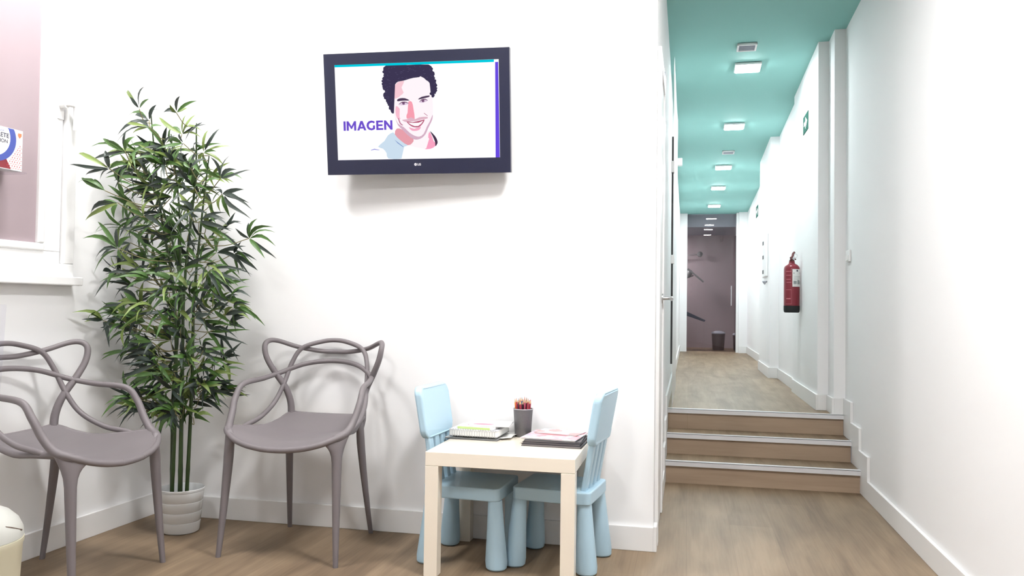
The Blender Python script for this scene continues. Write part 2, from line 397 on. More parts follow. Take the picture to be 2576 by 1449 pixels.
# door in the lower part of the corridor's left wall
d1 = bpy.data.objects.new('door_1', None); COL.objects.link(d1); struct(d1)
box('door_leaf', (XL, XL + 0.008, 3.475, 3.97, 0.005, 2.03), M['white'], d1, bevel=0.002)
bm = bmesh.new(); addbox(bm, XL, XL + 0.016, 3.41, 3.475, 0, 2.09); addbox(bm, XL, XL + 0.016, 3.97, 4.04, 0, 2.09); addbox(bm, XL, XL + 0.016, 3.475, 3.97, 2.03, 2.09)
mesh_obj('door_frame', bm, M['white'], d1, bevel=0.003)
hb = bmesh.new(); tube(hb, [(XL + 0.008, 3.93, 1.035), (XL + 0.014, 3.93, 1.035)], 0.024, 20); tube(hb, cr([(XL + 0.01, 3.93, 1.035), (XL + 0.045, 3.93, 1.036), (XL + 0.055, 3.91, 1.036), (XL + 0.055, 3.82, 1.030)], 5), 0.009, 10)
mesh_obj('door_handle', hb, M['metal'], d1, smooth=True, autos=0.7)
vt = thing('wall_vent', 'slim grey ventilation grille high on the corridor\'s left wall above the white door', 'vent', (XL, 4.13, 2.06))
box('vent_body', (0, 0.012, -0.08, 0.08, -0.11, 0.11), M['greyplate'], vt, bevel=0.003)

# glass leaf along the left wall with its hinge clamps
gd = thing('glass_door', 'clear glass door leaf standing open flat along the corridor\'s left wall', 'door', (XL + 0.03, 5.0, ZU + 0.012))
box('glass_pane', (0, 0.008, 0.0, 1.70, 0.0, 2.17), M['glasssoft'], gd)
b_ = box('edge_seal', (-0.003, 0.0085, -0.006, 0.0, 0.28, 1.67), M['dark'], gd); b_['label'] = 'black edge seal'
box('hinge_clamp', (-0.008, 0.046, 1.66, 1.715, 1.79, 1.85), M['white'], gd, bevel=0.004)
box('lock_plate', (-0.006, 0.013, -0.012, 0.05, 1.45, 1.52), M['white'], gd, bevel=0.004)
box('lock_plate', (-0.006, 0.015, -0.012, 0.05, 0.89, 0.945), M['white'], gd, bevel=0.006)

# ------------------------------------------------------------------ corridor end: glass door and the treatment room behind
YE = 12.58
d2 = bpy.data.objects.new('door_2', None); COL.objects.link(d2); struct(d2)
bm = bmesh.new(); addbox(bm, XL, -0.022, YE - 0.04, YE + 0.06, ZU, 2.47); addbox(bm, 0.700, 0.735, YE - 0.04, YE + 0.06, ZU, 2.47)
mesh_obj('door_frame', bm, M['white'], d2, bevel=0.003)
box('transom_pane', (-0.022, 0.700, YE + 0.01, YE + 0.02, 2.135, 2.455), M['glassdark'], d2)
dl = box('door_leaf', (0, 0.722, 0, 0.010, 0, 1.760), M['glassdark'], d2, loc=(-0.022, YE + 0.01, ZU + 0.008), rot=(0, 0, math.radians(4.5)))
hb = bmesh.new(); tube(hb, [(0.655, -0.045, 0.70), (0.655, -0.045, 1.00)], 0.008, 10)
tube(hb, [(0.655, -0.045, 0.74), (0.655, 0.0, 0.74)], 0.006, 8); tube(hb, [(0.655, -0.045, 0.96), (0.655, 0.0, 0.96)], 0.006, 8)
mesh_obj('door_handle', hb, M['metal'], dl, smooth=True, autos=0.7)
box('edge_seal', (0.692, 0.700, YE - 0.002, YE + 0.01, ZU + 0.01, 2.13), M['dark'], d2)
YR = 14.05
struct(box('wall_room', (-1.2, 1.6, YR, YR + 0.1, 0.2, 2.5), M['mauve']))
struct(box('wall_room_left', (-1.3, -1.2, 12.70, YR, 0.2, 2.5), M['mauve']))
struct(box('wall_room_right', (1.1, 1.2, 12.70, YR, 0.2, 2.5), M['mauve']))
struct(box('wall_room_front', (-1.2, -0.26, 12.60, 12.70, 0.2, 2.5), M['mauve']))
struct(box('ceiling_room', (-1.3, 1.2, 12.66, YR + 0.1, 2.27, 2.60), M['greyplate']))
struct(box('floor_room', (-1.3, -0.30, 12.6, YR, 0.2, ZU), M['floor']))

rl = thing('ceiling_light', 'added fill lamp hidden in the treatment room behind the far glass door', 'ceiling light', (-0.75, 13.4, 2.268))  # unseen lamp added to brighten the treatment room
box('light_frame', (-0.17, 0.17, -0.17, 0.17, -0.02, 0), M['white'], rl)
box('diffuser', (-0.15, 0.15, -0.15, 0.15, -0.024, -0.0205), emis('treatment_fill_diffuser', (1, 0.98, 0.98, 1), 95.0), rl)
def dark_bin(x, y, label, r=0.10, h=0.33):
    b = thing('waste_bin', label, 'bin', (x, y, ZU))
    m = mat('bin_brown', (0.10, 0.065, 0.07, 1), 0.5, var=0.05)
    bm = bmesh.new(); lathe(bm, [(r * 0.82, 0), (r * 0.86, 0.004), (r, h), (r * 0.96, h), (r * 0.8, 0.02)], 32, closed_top=True); mesh_obj('bin_body', bm, m, b, smooth=True, autos=0.6)
    bm = bmesh.new(); lathe(bm, [(r * 1.04, h), (r * 1.05, h + 0.012), (r * 0.9, h + 0.03), (r * 0.4, h + 0.045)], 32); mesh_obj('bin_lid', bm, M['greyplate'], b, smooth=True, autos=0.6)
dark_bin(0.475, 13.35, 'dark round waste bin on the floor behind the far glass door', 0.105, 0.26)
dark_bin(0.80, 13.4, 'dark waste bin half hidden by the glass door\'s right frame', 0.10, 0.24)

DU = mat('dental_upholstery', (0.035, 0.045, 0.075, 1), 0.45, var=0.1)
DM = mat('dental_metal_grey', (0.22, 0.23, 0.23, 1), 0.4, 0.3, var=0.1)
DW = mat('dental_white', (0.62, 0.6, 0.6, 1), 0.4, var=0.03)
dc = thing('dental_chair', 'dark dental treatment chair with footrest showing past the left frame of the far glass door', 'chair', (-0.35, 13.25, ZU))
bm = bmesh.new(); lathe(bm, [(0.24, 0), (0.24, 0.03), (0.10, 0.06), (0.09, 0.42), (0.14, 0.48)], 28); mesh_obj('pedestal', bm, DW, dc, smooth=True, autos=0.6)
def slab(name, pts, x0, x1, m, parent, bev=0.012): return prism(name, pts, 'y', x0, x1, m, parent, bevel=bev)
slab('seat', [(-0.30, 0.54), (0.20, 0.58), (0.22, 0.66), (-0.30, 0.63)], -0.22, 0.22, DU, dc)
slab('footrest', [(0.20, 0.585), (0.60, 0.45), (0.62, 0.475), (0.22, 0.66)], -0.18, 0.18, DU, dc, 0.006)
slab('backrest', [(-0.30, 0.54), (-0.62, 1.05), (-0.56, 1.10), (-0.24, 0.63)], -0.22, 0.22, DU, dc)
tr = thing('instrument_arm', 'grey articulated instrument arm of the dental unit behind the far glass door', 'dental unit', (-0.34, 13.78, ZU))
bm = bmesh.new(); lathe(bm, [(0.05, 0), (0.04, 0.05), (0.03, 1.18), (0.02, 1.2)], 16); mesh_obj('post', bm, DW, tr, smooth=True, autos=0.6)
bm = bmesh.new(); tube(bm, [(0, 0, 1.03), (0.28, -0.02, 1.16), (0.42, -0.02, 1.21)], 0.008, 8); mesh_obj('lower_arm', bm, DM, tr, smooth=True)
bm = bmesh.new(); addbox(bm, -0.17, 0.17, -0.08, 0.08, -0.012, 0.012); mesh_obj('tray', bm, DM, tr, (0.455, -0.02, 1.215), (0, math.radians(40), 0), bevel=0.006)
bm = bmesh.new(); lathe(bm, [(0.035, -0.06), (0.05, -0.03), (0.05, 0.04), (0.02, 0.07)], 16); mesh_obj('instrument_head', bm, DM, tr, (0.345, -0.02, 1.24), (0, 0.5, 0), smooth=True, autos=0.6)
bm = bmesh.new(); tube(bm, [(0.02, 0, 1.17), (0.22, 0, 1.26), (0.33, 0, 1.32)], 0.012, 8); mesh_obj('upper_arm', bm, DM, tr, smooth=True)
la = thing('examination_lamp', 'thin white examination lamp arm with small round head behind the far glass door', 'lamp', (-0.47, 13.93, ZU))
bm = bmesh.new(); lathe(bm, [(0.03, 0), (0.022, 0.05), (0.016, 1.56)], 12); mesh_obj('post', bm, DW, la, smooth=True, autos=0.6)
bm = bmesh.new(); tube(bm, [(0, 0, 1.53), (0.62, 0, 1.575)], 0.009, 8); mesh_obj('lamp_arm', bm, DW, la, smooth=True)
bm = bmesh.new(); lathe(bm, [(0.02, -0.03), (0.045, -0.015), (0.045, 0.015), (0.02, 0.03)], 20); mesh_obj('lamp_head', bm, DM, la, (0.655, 0, 1.58), (1.2, 0.3, 0), smooth=True, autos=0.6)

# ------------------------------------------------------------------ ceiling fixtures
def ceiling_light(x, y, z, s, m, label, group, tilt=0.0):
    o = thing('ceiling_light', label, 'ceiling light', (x, y, z), (tilt, 0, 0), group)
    h = s / 2
    bm = bmesh.new(); addbox(bm, -h - .012, h + .012, -h - .012, h + .012, -0.016, 0)
    fr = mesh_obj('light_frame', bm, M['white'], o, bevel=0.004)
    bm = bmesh.new(); addbox(bm, -h, h, -h, h, -0.020, -0.0165)
    mesh_obj('diffuser', bm, m, o)
    return o
TL = -0.033
hl = ((0.393, 5.80, 'square ceiling light nearest the stairs, glowing on the teal corridor ceiling'),
      (0.388, 7.40, 'second glowing square light from the stairs on the teal ceiling'),
      (0.369, 9.16, 'third glowing square light along the teal ceiling, just past the small grey grille'),
      (0.358, 10.405, 'fourth square light along the teal corridor ceiling'),
      (0.353, 11.80, 'last square light on the teal ceiling, closest to the far glass door'))
for x, y, lb in hl: ceiling_light(x, y, CZ(y) - 0.001, 0.155, M['lampH'], lb, 'corridor ceiling lights', math.atan(TL))
for x, y, s_, lb in ((-1.90, 2.35, 0.28, 'square white ceiling panel light above the left armchair'), (0.12, 2.15, 0.38, 'larger square ceiling panel light in front of the television wall'), (-1.1, 0.1, 0.30, 'added square fill light panel on the ceiling behind the camera')):  # last panel is an unseen fill light, added to lift the dim left side
    ceiling_light(x, y, 2.774, s_, M['lampR'], lb, 'waiting room ceiling panels')
def ceiling_vent(x, y, w, lb):
    o = thing('ceiling_vent', lb, 'vent', (x, y, CZ(y) - 0.0005), (math.atan(TL), 0, 0))
    frame_bm = bmesh.new(); h = w / 2
    for b in ((-h, h, -h, -h + .012), (-h, h, h - .012, h), (-h, -h + .012, -h, h), (h - .012, h, -h, h)): addbox(frame_bm, b[0], b[1], b[2], b[3], -0.014, 0)
    mesh_obj('vent_frame', frame_bm, M['white'], o, bevel=0.002)
    g = bmesh.new(); addbox(g, -h + .012, h - .012, -h + .012, h - .012, -0.008, -0.001)
    for k in range(7): yk = -h + .018 + k * (w - .04) / 6; addbox(g, -h + .012, h - .012, yk - .002, yk + .002, -0.012, -0.007)
    gg = mesh_obj('vent_grille', g, M['greyplate'], o); gg['label'] = 'grey grille'
ceiling_vent(0.36, 5.40, 0.125, 'small square grey air grille just in front of the nearest corridor light')
ceiling_vent(0.387, 8.44, 0.12, 'small grey air grille between the second and third corridor lights')

# ------------------------------------------------------------------ corridor right wall fittings
ex = thing('fire_extinguisher', 'red fire extinguisher with a white instruction label hanging on the corridor\'s right wall', 'fire extinguisher', (0.738, 6.18, 0.975), (0, 0, 0.35))
R_ = 0.056
bm = bmesh.new(); lathe(bm, [(R_ * .86, 0), (R_ * .97, 0.006), (R_ * 1.01, 0.02), (R_ * 1.01, 0.05)], 36, closed_top=True); mesh_obj('foot_cap', bm, M['black'], ex, smooth=True, autos=0.7)
bm = bmesh.new(); lathe(bm, [(R_, 0.045), (R_, 0.315), (R_ * .95, 0.332), (R_ * .75, 0.347), (R_ * .42, 0.357), (R_ * .36, 0.368), (R_ * .36, 0.375)], 36); mesh_obj('cylinder_body', bm, M['red'], ex, smooth=True, autos=0.9)
def wrap(name, a0, a1, z0, z1, off, m, parent, n=14):
    bm = bmesh.new(); A = []; B = []
    for k in range(n + 1):
        a = math.radians(a0 + (a1 - a0) * k / n); c, s = math.cos(a) * (R_ + off), math.sin(a) * (R_ + off)
        A.append(bm.verts.new((c, s, z0))); B.append(bm.verts.new((c, s, z1)))
    for k in range(n): bm.faces.new([A[k], A[k + 1], B[k + 1], B[k]])
    return mesh_obj(name, bm, m, parent, smooth=True)
lab = wrap('instruction_label', -112, -28, 0.188, 0.316, 0.0006, M['paper'], ex); lab['label'] = 'white paper label'
gi = mat('print_grey', srgb(150, 155, 155), 0.6); lr = mat('print_light_red', srgb(215, 130, 140), 0.5)
for (a0, a1, z0, z1, m_) in ((-105, -80, .208, .230, gi), (-74, -52, .206, .236, gi), (-48, -34, .206, .228, gi), (-106, -98, .283, .29, gi), (-45, -36, .285, .292, ink), (-100, -40, .262, .264, gi), (-100, -44, .252, .254, gi), (-102, -60, .242, .244, gi), (-82, -70, .298, .311, ink)):
    wrap('label_print', a0, a1, z0, z1, 0.0012, m_, lab, 6)
for (a0, a1, z0, z1) in ((-160, -120, .298, .301), (-160, -122, .270, .273), (-158, -124, .24, .243), (-156, -120, .218, .221), (-160, -118, .165, .167), (-160, -118, .062, .064), (-158, -124, .098, .104), (-119, -118, .062, .167)):
    wrap('printed_line', a0, a1, z0, z1, 0.0008, lr, ex, 5)
bm = bmesh.new(); lathe(bm, [(0.018, 0.372), (0.018, 0.385), (0.013, 0.388), (0.013, 0.402)], 18); tube(bm, [(0, 0, .39), (-0.012, -0.022, .388), (-0.018, -0.032, .384)], 0.0085, 10)
mesh_obj('valve', bm, M['brown'], ex, smooth=True, autos=0.8)
bm = bmesh.new()
tube(bm, cr([(-0.012, -0.006, .398), (0.004, 0.0, .412), (0.012, 0.004, .432), (0.024, 0.008, .442)], 4), 0.0085, 8)
tube(bm, cr([(-0.002, 0, .40), (0.02, 0.006, .397), (0.034, 0.01, .390)], 4), 0.006, 8)
mesh_obj('handle', bm, M['brown'], ex, smooth=True, autos=0.8)
bm = bmesh.new(); tube(bm, [(0.036 + 0.013 * math.cos(k * math.pi / 10), 0.012, .418 + 0.013 * math.sin(k * math.pi / 10)) for k in range(21)], 0.0014, 6)
mesh_obj('pull_ring', bm, M['metal'], ex, smooth=True)
bm = bmesh.new(); lathe(bm, [(0.009, 0), (0.009, 0.012)], 14); mesh_obj('pressure_gauge', bm, M['metal'], ex, (0.0, -0.02, .392), (math.pi / 2, 0, 0), smooth=True, autos=0.6)

def exit_sign(x, y0, y1, z0, z1, lb):
    o = thing('exit_sign', lb, 'sign', (x, (y0 + y1) / 2, (z0 + z1) / 2)); w = y1 - y0; h = z1 - z0
    box('sign_plate', (-0.004, 0, -w / 2, w / 2, -h / 2, h / 2), M['green'], o)
    bm = bmesh.new()
    pts = [(0.32, -0.1), (0.02, -0.1), (0.02, -0.34), (-0.36, 0.02), (0.02, 0.36), (0.02, 0.12), (0.32, 0.12)]
    bm.faces.new([bm.verts.new((-0.0045, p[0] * w, p[1] * h)) for p in pts])
    mesh_obj('arrow', bm, M['paper'], o)
exit_sign(0.802, 5.83, 6.07, 2.25, 2.375, 'green emergency exit sign with a white arrow above the fire extinguisher')
exit_sign(0.86, 10.62, 10.92, 2.20, 2.345, 'small green exit sign on the right wall deep in the corridor')
ip = thing('control_panel', 'white wall panel with three small grey displays on the corridor\'s right column', 'control panel', (0.745, 8.25, 1.52))
box('panel_body', (-0.02, 0, -0.20, 0.20, -0.20, 0.22), M['white'], ip, bevel=0.008)
for z in (-0.145, 0.0, 0.14): bb = box('display', (-0.023, -0.019, 0.06, 0.15, z - .018, z + .018), M['black'], ip, bevel=0.001); bb['label'] = 'small grey display'
bm = bmesh.new(); lathe(bm, [(0.004, -0.03), (0.022, -0.005), (0.022, 0.003)], 16); tag(mesh_obj('door_buzzer', bm, M['greyplate'], None, (0.722, 8.15, 1.275), smooth=True, autos=0.6), 'tiny grey cone-shaped buzzer below the white control panel', 'buzzer')
th = thing('thermostat', 'small pale square switch on the right wall next to the first column', 'switch', (XR, 5.08, 1.315))
box('switch_plate', (-0.012, 0, -0.05, 0.05, -0.035, 0.035), M['white'], th, bevel=0.004)
box('rocker', (-0.018, -0.012, -0.03, 0.03, -0.03, 0.006), M['whitegloss'], th, bevel=0.003)

# ------------------------------------------------------------------ television
TVP = [-1.1237,3.1929,1.7933,-0.0575,0.1531,0.0006,0.5076]
TVB = [[0.99835,0.05737,0.00064],[0.00812,-0.15225,0.98831],[-0.0568,0.98667,0.15247]]
SCR = [[-0.353,0.2073],[0.3553,0.2065],[0.3552,-0.1912],[-0.353,-0.1912]]
PIC = {"hair":[[-0.1252,0.1988],[-0.0308,0.197],[0.0582,0.1959],[0.073,0.1775],[0.0815,0.1482],[0.0854,0.122],[0.0918,0.0957],[0.0828,0.0785],[0.0718,0.0642],[0.0645,0.079],[0.0609,0.1199],[0.0474,0.1319],[0.0264,0.15],[0.017,0.146],[-0.0077,0.1439],[-0.0263,0.1401],[-0.0512,0.1336],[-0.0761,0.13],[-0.0889,0.1187],[-0.0986,0.1043],[-0.1029,0.0868],[-0.0995,0.0573],[-0.1024,0.0338],[-0.0972,0.0012],[-0.1081,0.003],[-0.1138,0.0194],[-0.1188,0.0402],[-0.1298,0.0552],[-0.137,0.0761],[-0.1334,0.0907],[-0.142,0.1144],[-0.1429,0.135],[-0.1359,0.1582],[-0.1383,0.1788]],"face":[[-0.0986,0.1043],[-0.0889,0.1187],[-0.0761,0.13],[-0.0512,0.1336],[-0.0263,0.1401],[-0.0077,0.1439],[0.017,0.146],[0.0264,0.15],[0.0474,0.1319],[0.0609,0.1199],[0.0645,0.079],[0.0716,0.0584],[0.0726,0.0116],[0.0697,-0.0177],[0.0614,-0.0439],[0.0501,-0.0643],[0.0387,-0.0877],[0.0228,-0.1036],[0.004,-0.1106],[-0.0147,-0.1088],[-0.0391,-0.0919],[-0.0633,-0.0677],[-0.0815,-0.0495],[-0.0931,-0.0196],[-0.1002,0.0043],[-0.1024,0.0338],[-0.0995,0.0573],[-0.1029,0.0868]],"forehead_shade":[[-0.1008,0.0956],[-0.0954,0.1086],[-0.0761,0.1285],[-0.0481,0.132],[-0.0613,0.1061],[-0.0526,0.0854],[-0.0654,0.074],[-0.0797,0.0641],[-0.0968,0.0631]],"nose_shade":[[-0.0336,0.0467],[-0.0181,0.0457],[-0.0118,0.0167],[-0.0077,-0.0261],[-0.0246,-0.0189],[-0.0403,-0.0238],[-0.0429,-0.009],[-0.0323,0.0143]],"cheek_shade":[[-0.0885,0.0305],[-0.0717,0.0183],[-0.0785,-0.0022],[-0.0698,-0.0231],[-0.0808,-0.0243],[-0.0896,-0.0049]],"jaw_shade":[[-0.0945,-0.0136],[-0.0813,-0.0421],[-0.0568,-0.0574],[-0.0325,-0.0802],[-0.0111,-0.094],[0.0105,-0.0989],[0.0294,-0.0875],[0.0441,-0.0583],[0.0585,-0.0351],[0.0706,-0.0089],[0.0695,-0.0265],[0.0614,-0.0439],[0.0501,-0.0643],[0.0387,-0.0877],[0.0228,-0.1036],[0.004,-0.1106],[-0.0147,-0.1088],[-0.0391,-0.0919],[-0.0633,-0.0677],[-0.0815,-0.0495]],"moustache":[[-0.0622,-0.0277],[-0.0403,-0.0253],[-0.023,-0.0178],[-0.0062,-0.0261],[0.0126,-0.0186],[0.0451,-0.0171],[0.048,-0.0245],[0.0248,-0.0278],[-0.0064,-0.0341],[-0.0375,-0.0372],[-0.053,-0.0347]],"lips":[[-0.0437,-0.035],[-0.0189,-0.0385],[0.009,-0.038],[0.0356,-0.028],[0.0258,-0.0461],[0.01,-0.059],[-0.0102,-0.0594],[-0.0271,-0.0522]],"teeth":[[-0.0376,-0.0387],[-0.0159,-0.0415],[0.0089,-0.0409],[0.0293,-0.0332],[0.0212,-0.0445],[0.007,-0.0545],[-0.0085,-0.0547],[-0.0239,-0.0484]],"lower_lip":[[-0.0335,-0.058],[-0.0104,-0.0659],[0.0178,-0.0562],[0.0112,-0.0708],[-0.0106,-0.0748],[-0.0245,-0.0709]],"brow_l":[[-0.0814,0.0562],[-0.0704,0.0618],[-0.0471,0.0617],[-0.0272,0.0518],[-0.0474,0.0518],[-0.066,0.0511],[-0.0798,0.0497]],"brow_r":[[0.0094,0.0557],[0.0257,0.0655],[0.0581,0.0698],[0.0567,0.0635],[0.0347,0.0588],[0.0177,0.0552]],"eye_l":[[-0.0764,0.0367],[-0.06,0.0459],[-0.0414,0.0445],[-0.0317,0.0372],[-0.051,0.0336],[-0.0666,0.0329]],"eye_r":[[0.0137,0.0436],[0.0254,0.0538],[0.0408,0.0546],[0.0514,0.049],[0.039,0.0435],[0.0266,0.0409]],"lid_l":[[-0.0771,0.0361],[-0.0606,0.0474],[-0.0407,0.046],[-0.0304,0.0378],[-0.0414,0.0428],[-0.0594,0.0439]],"lid_r":[[0.013,0.043],[0.0248,0.055],[0.0414,0.0563],[0.0526,0.049],[0.0407,0.0528],[0.0262,0.0518]],"ear":[[-0.1282,0.0581],[-0.1188,0.0402],[-0.1138,0.0194],[-0.1081,0.003],[-0.0988,0.0007],[-0.1025,0.022],[-0.1025,0.0397],[-0.1112,0.0532]],"iris_l":[[-0.06,0.0451],[-0.0491,0.0448],[-0.0485,0.0365],[-0.0541,0.0343],[-0.0596,0.0374]],"iris_r":[[0.0253,0.0532],[0.0361,0.0535],[0.0365,0.0447],[0.0303,0.0426],[0.0251,0.0456]],"smile_line":[[-0.0806,-0.0199],[-0.0763,-0.0218],[-0.0688,-0.0409],[-0.059,-0.0485],[-0.0628,-0.0505],[-0.0735,-0.0422]],"smile_line_r":[[0.0347,-0.0015],[0.0483,-0.0119],[0.0492,-0.0148],[0.034,-0.0039]],"neck":[[-0.0866,-0.0627],[-0.0633,-0.0677],[-0.0391,-0.0919],[-0.0147,-0.1088],[-0.0213,-0.125],[-0.0403,-0.1335],[-0.071,-0.1136],[-0.0967,-0.0862]],"throat":[[-0.0147,-0.1088],[0.004,-0.1106],[0.0228,-0.1036],[0.042,-0.0789],[0.0544,-0.0762],[0.0691,-0.1061],[0.0701,-0.1297],[0.0496,-0.1456],[0.0278,-0.1497],[-0.0403,-0.1335],[-0.0213,-0.125]],"neck_r":[[0.055,-0.0792],[0.0662,-0.1001],[0.0734,-0.1209],[0.0856,-0.1256],[0.0775,-0.1402],[0.0587,-0.1503],[0.0308,-0.1509],[0.0527,-0.1427],[0.0625,-0.1237],[0.0491,-0.1027]],"collar":[[0.0569,-0.0757],[0.0786,-0.0974],[0.088,-0.1153],[0.0886,-0.1286],[0.0791,-0.1403],[0.0786,-0.124],[0.0678,-0.0972]],"shirt":[[-0.1043,-0.0786],[-0.0967,-0.0862],[-0.071,-0.1136],[-0.0403,-0.1335],[-0.0592,-0.1406],[-0.0724,-0.1627],[-0.0701,-0.1891],[-0.1282,-0.1881],[-0.1354,-0.1646],[-0.1505,-0.1463],[-0.1723,-0.1369],[-0.1432,-0.1136],[-0.1267,-0.0901]],"shirt_fold":[[-0.2045,-0.1507],[-0.1885,-0.1456],[-0.1665,-0.1508],[-0.1665,-0.1526],[-0.1886,-0.1492],[-0.2039,-0.1528]],"collar_line":[[-0.099,-0.1085],[-0.0837,-0.1207],[-0.0592,-0.1397],[-0.0618,-0.1408],[-0.0854,-0.1243]]}
tvo = thing('television', 'black flat television on the white wall, showing a smiling dark-haired man', 'television')
rr, uu, ff = [Vector(v) for v in TVB]
# local axes: x right, y into the wall, z up
tvo.matrix_world = Matrix(((rr.x, ff.x, uu.x, TVP[0]), (rr.y, ff.y, uu.y, TVP[1]), (rr.z, ff.z, uu.z, TVP[2]), (0, 0, 0, 1)))
HW, HH = 0.40, 0.2538
sx0, sx1 = SCR[3][0], SCR[1][0]; sz0, sz1 = SCR[3][1], SCR[0][1]
bm = bmesh.new()
addbox(bm, -HW, sx0, 0, 0.03, -HH, HH); addbox(bm, sx1, HW, 0, 0.03, -HH, HH); addbox(bm, sx0, sx1, 0, 0.03, sz1, HH); addbox(bm, sx0, sx1, 0, 0.03, -HH, sz0)
mesh_obj('bezel', bm, M['tv'], tvo, bevel=0.0)
bm = bmesh.new(); addbox(bm, -HW + .004, HW - .004, 0.028, 0.05, -HH + .004, HH - .004); addbox(bm, -0.26, 0.26, 0.05, 0.068, -0.17, 0.17)
mesh_obj('rear_housing', bm, M['tvbody'], tvo, bevel=0.006)
def screen_mat(n, c, s=1.0): return emis('screen_' + n, c, s / 1.301)
scr = box('screen', (sx0, sx1, 0.004, 0.012, sz0, sz1), screen_mat('white', srgb(253, 252, 255), 1.12), tvo)
PC = dict(hair=srgb(62, 55, 84), face=srgb(255, 246, 251), forehead_shade=srgb(248, 203, 214), nose_shade=srgb(248, 160, 178), cheek_shade=srgb(250, 190, 208),
    jaw_shade=srgb(216, 180, 200), moustache=srgb(226, 184, 200), lips=srgb(185, 95, 125), teeth=srgb(255, 250, 253), lower_lip=srgb(246, 175, 200),
    brow=srgb(80, 62, 88), lid=srgb(110, 75, 105), ear=srgb(165, 130, 165), eye=srgb(226, 205, 226), iris=srgb(120, 85, 120), smile_line=srgb(190, 120, 150), neck=srgb(232, 160, 172), throat=srgb(255, 247, 251),
    neck_r=srgb(250, 165, 195), collar=srgb(70, 50, 75), shirt=srgb(205, 224, 240), shirt_fold=srgb(130, 130, 215), collar_line=srgb(130, 155, 205))
order = ['shirt', 'collar_line', 'shirt_fold', 'throat', 'neck', 'neck_r', 'collar', 'face', 'jaw_shade', 'forehead_shade', 'nose_shade', 'cheek_shade', 'moustache', 'lips', 'teeth', 'lower_lip', 'smile_line', 'smile_line_r', 'eye_l', 'eye_r', 'iris_l', 'iris_r', 'lid_l', 'lid_r', 'ear', 'brow_l', 'brow_r', 'hair']
bm = bmesh.new(); mats = []
for i, k in enumerate(order):
    kk = k.replace('_l', '').replace('_r', '') if k[:4] in ('eye_', 'iris', 'brow', 'lid_') else ('smile_line' if k == 'smile_line_r' else k)
    mats.append(screen_mat(k, PC[kk], 1.0))
    P = [Vector((p[0], 0.0035 - i * 0.00006, p[1])) for p in PIC[k]]
    if k not in ('shirt_fold', 'collar_line', 'iris_l', 'iris_r', 'teeth'):
        Q = []; n = len(P)
        for j in range(n):      # soften the outline
            a, b, c, d = P[j - 1], P[j], P[(j + 1) % n], P[(j + 2) % n]
            Q.append(b); Q.append((-a + 9 * b + 9 * c - d) / 16)
        P = Q
    f = bm.faces.new([bm.verts.new(p) for p in P]); f.material_index = i
bmesh.ops.triangulate(bm, faces=bm.faces[:])
# strands, stubble and soft cheek tones, drawn as small flat strokes on the screen
strokes = {'strand': (srgb(96, 90, 125), []), 'stubble': (srgb(176, 130, 158), []), 'blush': (srgb(255, 214, 226), []), 'ear': (srgb(120, 95, 140), [])}
rq = random.Random(9)
def inside(p, poly):
    c = False
    for a, b in zip(poly, poly[1:] + poly[:1]):
        if (a[1] > p[1]) != (b[1] > p[1]) and p[0] < (b[0] - a[0]) * (p[1] - a[1]) / (b[1] - a[1]) + a[0]: c = not c
    return c
def bbox(poly): return min(p[0] for p in poly), max(p[0] for p in poly), min(p[1] for p in poly), max(p[1] for p in poly)
extra_mats = {}
for key, src, cnt, ln, wd in (('strand', 'hair', 46, .012, .0011), ('stubble', 'jaw_shade', 110, .0022, .0007), ('blush', 'face', 0, 0, 0)):
    mats.append(screen_mat(key, strokes[key][0])); mi_ = len(mats) - 1
    x0, x1, y0, y1 = bbox(PIC[src]); got = 0
    while got < cnt:
        p = (rq.uniform(x0, x1), rq.uniform(y0, y1))
        if not inside(p, PIC[src]): continue
        a = rq.uniform(-.9, .9) + (0 if key == 'strand' else 1.5); d = (math.cos(a) * ln, math.sin(a) * ln); pts_ = [(p[0] - d[0] / 2, p[1] - d[1] / 2), (p[0] + d[1] * .25, p[1] - d[0] * .25), (p[0] + d[0] / 2, p[1] + d[1] / 2)]
        if not all(inside(q, PIC[src]) for q in pts_): got += 0.2; continue
        got += 1
        up_ = [(q[0] - d[1] / ln * wd, q[1] + d[0] / ln * wd) for q in pts_[1:2]]
        f = bm.faces.new([bm.verts.new((q[0], 0.0012, q[1])) for q in (pts_[0], pts_[1], pts_[2], up_[0])]); f.material_index = mi_
# curls at the hair's edge
rc = random.Random(3)
hx = PIC['hair']
for j in list(range(2, 10)) + list(range(26, len(hx))):
    for q in range(4):
        a = hx[j - 1]; b = hx[j]; t_ = rc.random(); cx = a[0] + (b[0] - a[0]) * t_; cz = a[1] + (b[1] - a[1]) * t_; r0 = rc.uniform(.003, .006)
        if cz > 0.188 - r0: continue
        f = bm.faces.new([bm.verts.new((cx + r0 * math.cos(u * math.pi / 4), 0.0018, cz + r0 * math.sin(u * math.pi / 4))) for u in range(8)]); f.material_index = len(order) - 1
pict = mesh_obj('screen_picture', bm, mats, scr)
pict['label'] = 'picture of a smiling man with dark curly hair and pale blue shirt'
flat = lambda name, pts, off, m, par: (lambda b: (b.faces.new([b.verts.new((p[0], off, p[1])) for p in pts]), mesh_obj(name, b, m, par))[1])(bmesh.new())
flat('cyan_band', [[-0.353,0.2073],[0.3354,0.2067],[0.3352,0.1964],[-0.3516,0.1981]], 0.0012, screen_mat('cyan', srgb(0, 205, 225), 1.0), scr)
flat('purple_band', [[0.3401,0.1962],[0.353,0.1963],[0.3541,-0.1912],[0.3367,-0.1914]], 0.0012, screen_mat('purple', srgb(105, 75, 225), 1.0), scr)
